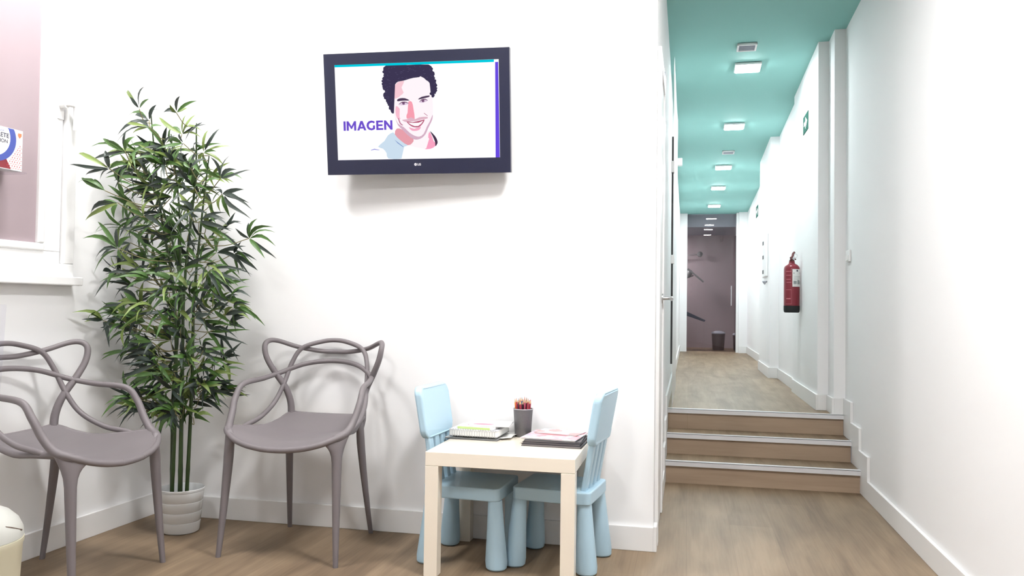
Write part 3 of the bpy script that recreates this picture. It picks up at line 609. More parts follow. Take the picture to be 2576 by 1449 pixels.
GL = dict(
    I=([[(0, 0), (.26, 0), (.26, 1), (0, 1)]], .26),
    M=([[(0, 0), (.25, 0), (.25, .58), (.50, .18), (.62, .18), (.86, .58), (.86, 0), (1.11, 0), (1.11, 1), (.88, 1), (.56, .46), (.23, 1), (0, 1)]], 1.11),
    A=([[(0, 0), (.26, 0), (.34, .20), (.72, .20), (.80, 0), (1.06, 0), (.66, 1), (.40, 1)], [(.42, .39), (.64, .39), (.53, .68)]], 1.06),
    G=([[(1.0, .86), (.84, .71), (.72, .79), (.58, .80), (.38, .73), (.27, .58), (.27, .40), (.38, .26), (.58, .19), (.74, .24), (.74, .50), (.98, .50), (.98, .13), (.80, .03), (.57, -.02), (.27, .05), (.07, .24), (0, .5), (.07, .76), (.27, .95), (.57, 1.02), (.82, .97)]], 1.02),
    E=([[(0, 0), (.80, 0), (.80, .20), (.25, .20), (.25, .41), (.72, .41), (.72, .60), (.25, .60), (.25, .80), (.78, .80), (.78, 1), (0, 1)]], .80),
    N=([[(0, 0), (.25, 0), (.25, .60), (.74, 0), (.96, 0), (.96, 1), (.71, 1), (.71, .40), (.22, 1), (0, 1)]], .96))
bm = bmesh.new(); cx = -0.322; ch = 0.0395; sc_ = 0.0385
for L_ in 'IMAGEN':
    polys, wd = GL[L_]
    for k_, pl_ in enumerate(polys):
        P3 = [Vector((p[0], p[1], 0)) for p in pl_]
        vv = [bm.verts.new((cx + p[0] * sc_, 0.0010 - 0.0002 * k_, -0.0675 + p[1] * ch)) for p in pl_]
        for tri in tessellate_polygon([P3]):
            f = bm.faces.new([vv[t_] for t_ in tri]); f.material_index = k_
    cx += (wd + (.10 if L_ != 'A' else .03)) * sc_
cp = mesh_obj('caption', bm, [screen_mat('text', srgb(112, 82, 205), 1.0), scr.data.materials[0]], scr)
cp['label'] = 'purple word IMAGEN'
lgm = mat('logo_silver', (0.75, 0.74, 0.78, 1), 0.35, var=0.02)
lg = bmesh.new(); vsx = [lg.verts.new((-0.0081 + 0.0058 * math.cos(k * math.pi / 16), -0.0006, -0.2145 + 0.0058 * math.sin(k * math.pi / 16))) for k in range(32)]; lg.faces.new(vsx)
lgo = mesh_obj('logo_disc', lg, lgm, tvo)
text_obj('logo_face_lines', 'LG', 0.0062, M['tv'], lgo, (-0.0122, -0.0012, -0.2165), (math.pi / 2, 0, 0), 0.0001)
text_obj('logo_letters', 'LG', 0.0125, lgm, tvo, (0.0004, -0.001, -0.2188), (math.pi / 2, 0, 0), 0.0002, 0.0004)
wm = thing('wall_bracket', 'dark metal bracket holding the television to the wall', 'bracket', (-1.12, WF, 1.80))
box('wall_plate', (-0.12, 0.12, -0.008, 0.0, -0.1, 0.1), M['black'], wm, bevel=0.002)
box('arm', (-0.03, 0.03, -0.072, -0.006, -0.03, 0.03), M['black'], wm, bevel=0.004)

# ------------------------------------------------------------------ grey armchairs with three interlaced back rails
def armchair(label, loc, rotz):
    o = thing('armchair', label, 'chair', loc, (0, 0, rotz), 'grey armchairs with interlaced rails')
    m = M['chair']
    w_of = [(-0.262, 0.06), (-0.255, 0.12), (-0.24, 0.178), (-0.215, 0.225), (-0.185, 0.25), (-0.15, 0.245), (-0.10, 0.226), (-0.04, 0.208), (0.03, 0.194), (0.10, 0.178), (0.15, 0.172), (0.185, 0.166)]
    ss = lambda t_: (lambda u: u * u * (3 - 2 * u))(max(0, min(1, t_)))
    def zf(x, y):
        return 0.452 + 0.75 * x * x + 0.060 * ss((y - 0.02) / 0.17) * (1 - 0.3 * min(1, (x / .17) ** 2)) - 0.014 * ss((-y - 0.17) / 0.09)
    bm = bmesh.new(); NX = 16; rows = []
    for y, w in w_of:
        rows.append([bm.verts.new((w * (2 * k / NX - 1), y, zf(w * (2 * k / NX - 1), y))) for k in range(NX + 1)])
    for a, b in zip(rows[:-1], rows[1:]):
        for k in range(NX): bm.faces.new([a[k], a[k + 1], b[k + 1], b[k]])
    # underside and rounded rim belong to the same moulded seat
    low = [[bm.verts.new((v.co.x, v.co.y, v.co.z - 0.018)) for v in row] for row in rows]
    for a, b in zip(low[:-1], low[1:]):
        for k in range(NX): bm.faces.new([a[k], b[k], b[k + 1], a[k + 1]])
    edge = [r[-1].co.copy() for r in rows] + [v.co.copy() for v in rows[-1][::-1]][1:] + [r[0].co.copy() for r in rows[::-1]][1:] + [v.co.copy() for v in rows[0]][1:]
    edge += [edge[0], edge[1]]
    edge = cr([e - Vector((0, 0, 0.0095)) for e in edge], 3)
    tube(bm, edge, 0.0115, 12, caps=False)
    s_ = mesh_obj('seat', bm, m, o, smooth=True, autos=1.3)
    mirror = lambda P: [(-p[0], p[1], p[2]) for p in P[:-1]][::-1]
    A = [(.165, .170, .440), (.166, .178, .50), (.170, .175, .56), (.188, .160, .622), (.228, .137, .69), (.258, .122, .75), (.269, .123, .80), (.262, .145, .822), (.235, .178, .821), (.164, .226, .794), (.073, .255, .777), (0, .262, .775)]
    B = [(.232, -.135, .478), (.228, -.08, .490), (.221, .01, .508), (.208, .10, .558), (.192, .153, .635), (.175, .195, .73), (.142, .221, .790), (.065, .245, .818), (0, .252, .826)]
    Cc = [(.205, -.214, .468), (.228, -.203, .476), (.244, -.184, .485), (.256, -.158, .503), (.265, -.126, .545), (.271, -.094, .603), (.264, -.048, .652), (.240, .068, .666), (.210, .152, .684), (.120, .217, .722), (0, .248, .735)]
    def rad(n, r0, r1):
        return [(r1 + (r0 - r1) * max(0, 1 - 2.7 * min(i, n - 1 - i) / n)) * min(1, 0.45 + 0.09 * min(i, n - 1 - i)) for i in range(n)]
    for nm, P, r0, r1 in (('ear_rail', A, 0.016, 0.0098), ('arched_rail', B, 0.010, 0.0098), ('arm_rail', Cc, 0.0175, 0.0102)):
        path = cr(P + mirror(P), 7)
        bm = bmesh.new(); tube(bm, path, rad(len(path), r0, r1), 14); mesh_obj(nm, bm, m, o, smooth=True)
    def leg_mesh(top, foot, tang, a0, r0, r1, H, knee):
        # a tapering leg whose top spreads into a web under the seat
        bm = bmesh.new(); tx, ty = tang; L2 = math.hypot(tx, ty); tx /= L2; ty /= L2; nx, ny = -ty, tx
        rings = []; n = 24
        for q in (0, .02, .045, .075, .11, .16, .23, .4, .6, .8, 1.0):
            zc = H * (1 - q); bow = knee * math.sin(math.pi * min(1, q * 1.1))
            cx = top[0] + (foot[0] - top[0]) * q ** 1.25; cy = top[1] + (foot[1] - top[1]) * q ** 1.25
            r = r0 + (r1 - r0) * q; fl = max(0, 1 - q / .16) ** 2.2
            a = r + (a0 - r) * fl; b = r * (1 - .42 * fl); w = max(0, 1 - q / .16) ** 1.3
            ring = []
            for k in range(n):
                th = 2 * math.pi * k / n; x = cx + a * math.cos(th) * tx + b * math.sin(th) * nx; y = cy + a * math.cos(th) * ty + b * math.sin(th) * ny
                ring.append(bm.verts.new((x, y, zc + w * (zf(x, y) - 0.014 - H))))
            rings.append(ring)
        for p_, q_ in zip(rings[:-1], rings[1:]):
            for k in range(n): bm.faces.new([p_[k], p_[(k + 1) % n], q_[(k + 1) % n], q_[k]])
        bm.faces.new(rings[0]); bm.faces.new(rings[-1][::-1])
        return bm
    for sx in (-1, 1):
        mesh_obj('leg', leg_mesh((sx * .226, -.200), (sx * .245, -.234), (sx * -.72, -.69), 0.052, 0.0205, 0.0100, 0.455, 0), m, o, smooth=True, autos=1.2)
        mesh_obj('leg', leg_mesh((sx * .163, .158), (sx * .191, .232), (sx * .15, -1), 0.040, 0.0185, 0.0095, 0.47, 0), m, o, smooth=True, autos=1.2)
    return o
ch1 = armchair('mauve grey plastic armchair facing out from the wall between the bamboo and the children\'s table', (-1.523, 3.055, 0), -0.007)
ch2 = armchair('mauve grey plastic armchair backed against the wall under the window', (-2.153, 2.456, 0), 1.626)

# ------------------------------------------------------------------ children's table and chairs
TX, TY = -0.933, 2.812
tb = thing('childrens_table', 'low square cream lacquered children\'s table standing against the wall', 'table', (TX, TY, 0))
TWX, TWY = 0.55, 0.507
box('tabletop', (0, TWX, 0, TWY, 0.400, 0.45), M['cream'], tb, bevel=0.0015)
lw_ = 0.05
for x in (0, TWX - lw_):
    for y in (0, TWY - lw_): box('leg', (x, x + lw_, y, y + lw_, 0, 0.3995), M['cream'], tb, bevel=0.0015)

def kid_chair(label, loc, rotz):
    """backrest on -x side, facing +x"""
    o = thing('childrens_chair', label, 'chair', loc, (0, 0, rotz), 'light blue children\'s chairs')
    m = M['blue']
    prism('seat', rrect(-0.155, 0.150, -0.142, 0.142, 0.022), 'z', 0.252, 0.300, m, o, bevel=0.005)
    for sx in (-1, 1):
        for sy in (-1, 1):
            bm = bmesh.new()
            tx, ty = sx * 0.127, sy * 0.110; bx_, by_ = sx * 0.140, sy * 0.124
            rings = []
            for z, r in ((0.002, 0.034), (0.008, 0.0395), (0.03, 0.0415), (0.14, 0.0335), (0.2525, 0.0265)):
                k = z / 0.2525; cx = bx_ + (tx - bx_) * k; cy = by_ + (ty - by_) * k
                rings.append([bm.verts.new((cx + r * math.cos(2 * math.pi * i / 28), cy + r * math.sin(2 * math.pi * i / 28), z)) for i in range(28)])
            for a, b in zip(rings[:-1], rings[1:]):
                for i in range(28): bm.faces.new([a[i], a[(i + 1) % 28], b[(i + 1) % 28], b[i]])
            bm.faces.new(rings[0][::-1]); bm.faces.new(rings[-1])
            mesh_obj('leg', bm, m, o, smooth=True, autos=0.6)
    # backrest: leaning board on four slats
    lean = 0.19
    bkx = lambda z: -0.122 - lean * (z - 0.30) * 0.9
    for y in (-0.096, -0.034, 0.034, 0.096):
        bm = bmesh.new()
        w, th_ = 0.019, 0.011
        V = []
        for z in (0.285, 0.50):
            x = bkx(z); V.append([bm.verts.new((x + a * th_, y + b * w * (1.0 if z < .4 else 1.15), z)) for a, b in ((-1, -1), (1, -1), (1, 1), (-1, 1))])
        for i in range(4): bm.faces.new([V[0][i], V[0][(i + 1) % 4], V[1][(i + 1) % 4], V[1][i]])
        bm.faces.new(V[0][::-1]); bm.faces.new(V[1])
        mesh_obj('slat', bm, m, o, bevel=0.006)
    bm = bmesh.new()
    pts = []
    # board outline in (y,z): rounded, slightly crowned top
    for p in rrect(-0.148, 0.148, 0.470, 0.664, 0.034, 8):
        y, z = p
        if z > 0.6: z += 0.010 * (1 - (y / 0.148) ** 2)
        else: z += -0.004 * (1 - (y / 0.148) ** 2) 
        pts.append((y * (0.965 + 0.035 * (z - .478) / .194), z))
    A = [bm.verts.new((bkx(z) - 0.015 - 0.012 * (1 - (y / .148) ** 2), y, z)) for y, z in pts]
    B = [bm.verts.new((bkx(z) + 0.017 - 0.012 * (1 - (y / .148) ** 2), y, z)) for y, z in pts]
    n = len(pts); bm.faces.new(A); bm.faces.new(B[::-1])
    for i in range(n): bm.faces.new([A[i], B[i], B[(i + 1) % n], A[(i + 1) % n]])
    bb = mesh_obj('backrest', bm, m, o, bevel=0.009, seg=4)
    return o
kid_chair('light blue plastic children\'s chair pushed under the left side of the low cream table', (-0.825, 3.088, 0), math.radians(-4))
kid_chair('light blue plastic children\'s chair pushed under the right side of the low cream table', (-0.484, 3.125, 0), math.radians(180 - 7))

# ------------------------------------------------------------------ things on the children's table
ZT = 0.4505
pen_x, pen_y = -0.662, 3.262
cup = thing('pencil_cup', 'grey metal mesh cup full of coloured pencils on the children\'s table', 'cup', (pen_x, pen_y, ZT))
bm = bmesh.new(); lathe(bm, [(0.032, 0), (0.033, 0.002), (0.0400, 0.112), (0.0385, 0.112), (0.0320, 0.004)], 32, closed_top=True); mesh_obj('cup_wall', bm, M['mesh'], cup, smooth=True, autos=0.7)
bm = bmesh.new(); tube(bm, [(0.0400 * math.cos(k * math.pi / 20), 0.0400 * math.sin(k * math.pi / 20), 0.113) for k in range(41)], 0.0022, 8, caps=False)
rm = mesh_obj('cup_rim', bm, mat('rim_grey', (0.34, 0.34, 0.36, 1), 0.4, 0.2), cup, smooth=True)
pcs = [('red', (0.33, 0.02, 0.04), 5), ('dark maroon', (0.085, 0.015, 0.025), 4), ('orange', (0.8, 0.22, 0.03), 2), ('pink', (0.45, 0.08, 0.14), 3), ('dark blue', (0.03, 0.12, 0.25), 2)]
plist = [k for k, (n_, c_, q_) in enumerate(pcs) for _ in range(q_)]
spots = sorted((0.0295 * math.sqrt((q + 0.5) / 20) * math.cos(q * 2.39996), 0.0295 * math.sqrt((q + 0.5) / 20) * math.sin(q * 2.39996)) for q in range(20))
plist = [2, 0, 4, 2, 1, 0, 4, 1, 0, 3, 1, 3, 1, 0, 3, 1, 4, 0, 3, 0]
woodm = mat('pencil_wood', (0.55, 0.36, 0.2, 1), 0.6, var=0.1)
pm = {k: mat('pencil_' + pcs[k][0].replace(' ', '_'), pcs[k][1] + (1,), 0.35, var=0.02) for k in range(5)}
for i, k in enumerate(plist):
    ct = Vector((spots[i][0], spots[i][1], 0)); L_ = 0.150 + 0.006 * math.sin(i * 2.3)
    foot = Vector((ct.x * 0.78, ct.y * 0.78, 0.004)); d = (ct * 1.28 + Vector((0, 0, L_)) - foot).normalized()
    bm = bmesh.new()
    tube(bm, [foot, foot + d * (L_ - 0.016)], 0.0036, 6, 0)
    tube(bm, [foot + d * (L_ - 0.016), foot + d * (L_ - 0.005)], [0.0035, 0.0014], 6, 1, caps=False)
    tube(bm, [foot + d * (L_ - 0.005), foot + d * (L_)], [0.0014, 0.0003], 6, 0)
    n_ = pcs[k][0]
    tag(mesh_obj('colouring_pencil', bm, [pm[k], woodm], None, (pen_x, pen_y, ZT)), '%s colouring pencil standing point up in the grey mesh cup' % n_, 'pencil', '%s pencils in the mesh cup' % n_)

def sheet_stack(name, pts, z0, z1, m, parent=None, bev=0.0008, loc=(0, 0, 0)): return prism(name, pts, 'z', z0, z1, m, parent, bev, loc)
def quad(cx, cy, w, h, a):
    c, s = math.cos(a), math.sin(a)
    return [(cx + x * c - y * s, cy + x * s + y * c) for x, y in ((-w / 2, -h / 2), (w / 2, -h / 2), (w / 2, h / 2), (-w / 2, h / 2))]
gcover = mat('folder_grey', (0.16, 0.16, 0.165, 1), 0.5, var=0.05)
fo = thing('folder', 'dark grey folder lying lowest in the left pile on the children\'s table', 'folder', (0, 0, 0))
sheet_stack('folder_cover', quad(-0.838, 3.203, 0.220, 0.182, -0.06), ZT, ZT + 0.004, gcover, fo)
sheet_stack('inner_sheet', quad(-0.840, 3.205, 0.217, 0.178, -0.05), ZT + 0.004, ZT + 0.0055, M['paper'], fo, 0)
bm = bmesh.new()
rs = random.Random(5); NXs, NYs = 8, 7; g = []
for i in range(NXs + 1):
    g.append([])
    for j in range(NYs + 1):
        x = -0.832 + 0.15 * i / NXs; y = 3.128 + 0.165 * j / NYs + 0.02 * i / NXs
        if i == NXs: x += rs.uniform(-.008, .008)
        z = ZT + 0.0066 + (0.006 * max(0, i - 5) / 3 * rs.random())
        g[-1].append(bm.verts.new((x, y, z)))
for i in range(NXs):
    for j in range(NYs): bm.faces.new([g[i][j], g[i + 1][j], g[i + 1][j + 1], g[i][j + 1]])
lp = mesh_obj('loose_sheet', bm, M['paper'], None, smooth=True); md = lp.modifiers.new('t', 'SOLIDIFY'); md.thickness = 0.0004
tag(lp, 'crumpled white sheet of paper sticking out under the spiral notebook', 'paper')
nb_ = thing('spiral_notebook', 'thick white-paged spiral-bound notebook in the middle of the left pile', 'notebook', (-0.83, 3.200, ZT + 0.0135), (0, 0, -0.045))
box('pages', (-0.10, 0.10, -0.090, 0.09, 0.0015, 0.0250), M['paper'], nb_, bevel=0.0008)
box('cover', (-0.101, 0.101, -0.092, 0.091, 0.0, 0.0013), gcover, nb_)
box('cover', (-0.101, 0.101, -0.092, 0.091, 0.0252, 0.0264), mat('notebook_cover_pale', (0.6, 0.6, 0.64, 1), 0.4, var=0.03), nb_)
bm = bmesh.new()
for k in range(19):
    xx = -0.094 + k * 0.0104
    tube(bm, [(xx + 0.0012 * math.cos(q * math.pi / 5), -0.090 + 0.0085 * math.cos(q * math.pi / 5) , 0.0132 + 0.0150 * math.sin(q * math.pi / 5)) for q in range(11)], 0.0013, 6, caps=False)
sp_ = mesh_obj('spiral_binding', bm, M['metal'], nb_, smooth=True); sp_['label'] = 'silver wire spiral along the front edge'
lime = mat('booklet_lime', (0.52, 0.66, 0.25, 1), 0.5, var=0.05); pinkp = mat('booklet_pink', (0.80, 0.25, 0.33, 1), 0.5, var=0.1)
bk = thing('booklet', 'white booklet with lime green spine lying on the spiral notebook', 'booklet', (-0.815, 3.195, ZT + 0.0402), (0, 0, -0.10))
box('pages', (-0.088, 0.070, -0.07, 0.085, 0.0005, 0.0095), M['paper'], bk, bevel=0.001)
sp2 = box('spine', (-0.082, 0.055, -0.0735, -0.07, 0.0003, 0.0090), lime, bk); sp2['label'] = 'lime green spine'
bm = bmesh.new(); bm.faces.new([bm.verts.new((-0.02 + 0.042 * math.cos(k * math.pi / 12), -0.012 + 0.030 * math.sin(k * math.pi / 12), 0.0100)) for k in range(24)]); pp = mesh_obj('cover_picture', bm, pinkp, bk)
bm = bmesh.new(); bm.faces.new([bm.verts.new((-0.008 + 0.022 * math.cos(k * math.pi / 12), -0.014 + 0.016 * math.sin(k * math.pi / 12), 0.0103)) for k in range(24)]); mesh_obj('cover_highlight', bm, M['paper'], pp)
bk2 = tag(sheet_stack('magazine', quad(-0.785, 3.215, 0.165, 0.15, 0.10), ZT + 0.0506, ZT + 0.0548, M['paper'], None), 'plain white thin magazine lying topmost on the left pile', 'magazine')
bm = bmesh.new(); bm.faces.new([bm.verts.new((-0.808 + 0.044 * math.cos(k * math.pi / 12), 3.178 + 0.022 * math.sin(k * math.pi / 12), ZT + 0.0551)) for k in range(24)])
q2 = mesh_obj('cover_picture', bm, pinkp, bk2); q2['label'] = 'faint pink picture'

def cover(name, cols, scale):
    m = mat(name, (0.8, 0.8, 0.8, 1), 0.3)
    nt = m.node_tree; b = nt.nodes['Principled BSDF']
    tc = nt.nodes.new('ShaderNodeTexCoord'); n = nt.nodes.new('ShaderNodeTexVoronoi'); n.inputs['Scale'].default_value = scale
    n2 = nt.nodes.new('ShaderNodeTexNoise'); n2.inputs['Scale'].default_value = scale * .7
    nt.links.new(tc.outputs['Object'], n2.inputs['Vector']); mixv = nt.nodes.new('ShaderNodeMix'); mixv.data_type = 'VECTOR'; mixv.inputs[0].default_value = 0.12
    nt.links.new(tc.outputs['Object'], mixv.inputs[4]); nt.links.new(n2.outputs['Color'], mixv.inputs[5]); nt.links.new(mixv.outputs[1], n.inputs['Vector'])
    r_ = nt.nodes.new('ShaderNodeValToRGB'); r_.color_ramp.interpolation = 'CONSTANT'
    e = r_.color_ramp.elements; e[0].position = 0; e[0].color = cols[0]; e[1].position = 0.2; e[1].color = cols[1]
    for i, c in enumerate(cols[2:]): el = e.new(0.36 + i * 0.15); el.color = c
    sx = nt.nodes.new('ShaderNodeSeparateColor'); nt.links.new(n.outputs['Color'], sx.inputs[0]); nt.links.new(sx.outputs[0], r_.inputs[0]); nt.links.new(r_.outputs[0], b.inputs['Base Color'])
    return m
mag_cover = cover('magazine_pink_cover', [srgb(235, 150, 160), srgb(238, 215, 220), srgb(200, 190, 205), srgb(245, 240, 242), srgb(225, 175, 185)], 26)
mag_cover2 = cover('magazine_grey_cover', [srgb(215, 215, 228), srgb(240, 238, 240), srgb(185, 150, 150), srgb(225, 222, 230), srgb(200, 205, 220)], 18)
darkm = mat('magazine_dark', (0.05, 0.045, 0.05, 1), 0.4, var=0.1)
zz = ZT
for i, (cx, cy, w, h, a, th_, lb) in enumerate((
        (-0.502, 3.155, 0.232, 0.245, -0.04, 0.007, 'dark-covered magazine lying lowest in the right pile on the children\'s table'),
        (-0.506, 3.162, 0.225, 0.235, -0.02, 0.006, 'grey-edged magazine second from the bottom of the right pile'),
        (-0.508, 3.166, 0.220, 0.225, 0.03, 0.006, 'dark-edged magazine just under the pink one in the right pile'))):
    mg = thing('magazine', lb, 'magazine', (0, 0, 0), group='magazines in the right pile')
    sheet_stack('pages', quad(cx, cy, w - 0.006, h - 0.006, a), zz + 0.001, zz + th_ - 0.001, M['papergrey'], mg, 0)
    sheet_stack('cover', quad(cx, cy, w, h, a), zz, zz + 0.0009, darkm, mg, 0)
    sheet_stack('cover', quad(cx, cy, w, h, a), zz + th_ - 0.0009, zz + th_, darkm, mg, 0)
    zz += th_ + 0.0004
m4 = thing('magazine', 'glossy magazine with a pink and white picture cover on the right pile', 'magazine', (-0.515, 3.165, zz), (0, 0, -0.10), group='magazines in the right pile')
box('pages', (-0.108, 0.108, -0.100, 0.12, 0, 0.0045), M['paper'], m4, bevel=0.0008)
box('cover', (-0.110, 0.110, -0.102, 0.122, 0.0046, 0.0053), mag_cover, m4)
m5 = thing('magazine', 'pale grey magazine at the back of the right pile, topmost, beside the pencil cup', 'magazine', (-0.502, 3.232, zz + 0.0058), (0, 0, -0.22), group='magazines in the right pile')
box('pages', (-0.09, 0.09, -0.055, 0.055, 0, 0.0035), M['paper'], m5, bevel=0.0008)
box('cover', (-0.092, 0.092, -0.057, 0.057, 0.0036, 0.0043), mag_cover2, m5)

# ------------------------------------------------------------------ bamboo and its pot
PX, PY_ = -2.128, 3.105
po = thing('flower_pot', 'white ribbed flower pot holding the artificial bamboo in the room corner', 'pot', (PX, PY_, 0))
prof = [(0.070, 0.0), (0.074, 0.003)]
zb = 0.0
for k in range(4):
    z0 = 0.004 + k * 0.043; z1 = z0 + 0.043
    r0 = 0.076 + 0.0038 * k; prof += [(r0, z0 + 0.002), (r0 + 0.0038, z1 - 0.006), (r0 + 0.0038, z1 - 0.002), (r0 + 0.0015, z1)]
prof += [(0.0935, 0.178), (0.0945, 0.186), (0.0925, 0.188), (0.0895, 0.182), (0.085, 0.13)]
bm = bmesh.new(); lathe(bm, prof, 48, closed_top=True); mesh_obj('pot_body', bm, M['pot'], po, smooth=True, autos=0.8)
bm = bmesh.new(); lathe(bm, [(0.0845, 0.131), (0.083, 0.140), (0.05, 0.146), (0.01, 0.148)], 32); mesh_obj('moss', bm, M['soil'], po, smooth=True)

pl = thing('artificial_bamboo', 'tall green artificial bamboo plant standing in a white pot in the room corner', 'plant', (PX, PY_, 0.10))
rp = random.Random(11)
canes = [[(-0.034, -0.02, 0.03), (-0.034, -0.025, .5), (-0.02, -0.02, .85), (0.0, -0.06, 1.25), (-0.03, -0.09, 1.60)],
         [(-0.019, -0.040, 0.03), (-0.013, -0.040, .5), (-0.03, -0.04, .9), (-0.09, -0.07, 1.3), (-0.11, -0.12, 1.70)],
         [(0.002, -0.010, 0.03), (-0.002, -0.010, .5), (0.0, -0.015, .95), (0.05, -0.03, 1.4), (0.07, -0.06, 1.65)],
         [(0.018, -0.040, 0.03), (0.013, -0.036, .5), (0.006, -0.04, .9), (-0.05, -0.06, 1.2), (-0.13, -0.11, 1.45)],
         [(0.032, -0.012, 0.03), (0.047, -0.015, .5), (0.052, -0.02, .9), (0.10, -0.05, 1.25), (0.16, -0.10, 1.5)]]
for P in canes:
    path = cr(P, 14); n = len(path)
    bm = bmesh.new(); rad = []
    for i in range(n):
        r = 0.0080 * (1 - 0.68 * (i / (n - 1)) ** 1.3)
        rad.append(r * (1.14 if i % 9 == 4 else 1))
    tube(bm, path, rad, 10); mesh_obj('stem', bm, M['stem'], pl, smooth=True)
canepaths = [cr(P, 14) for P in canes]
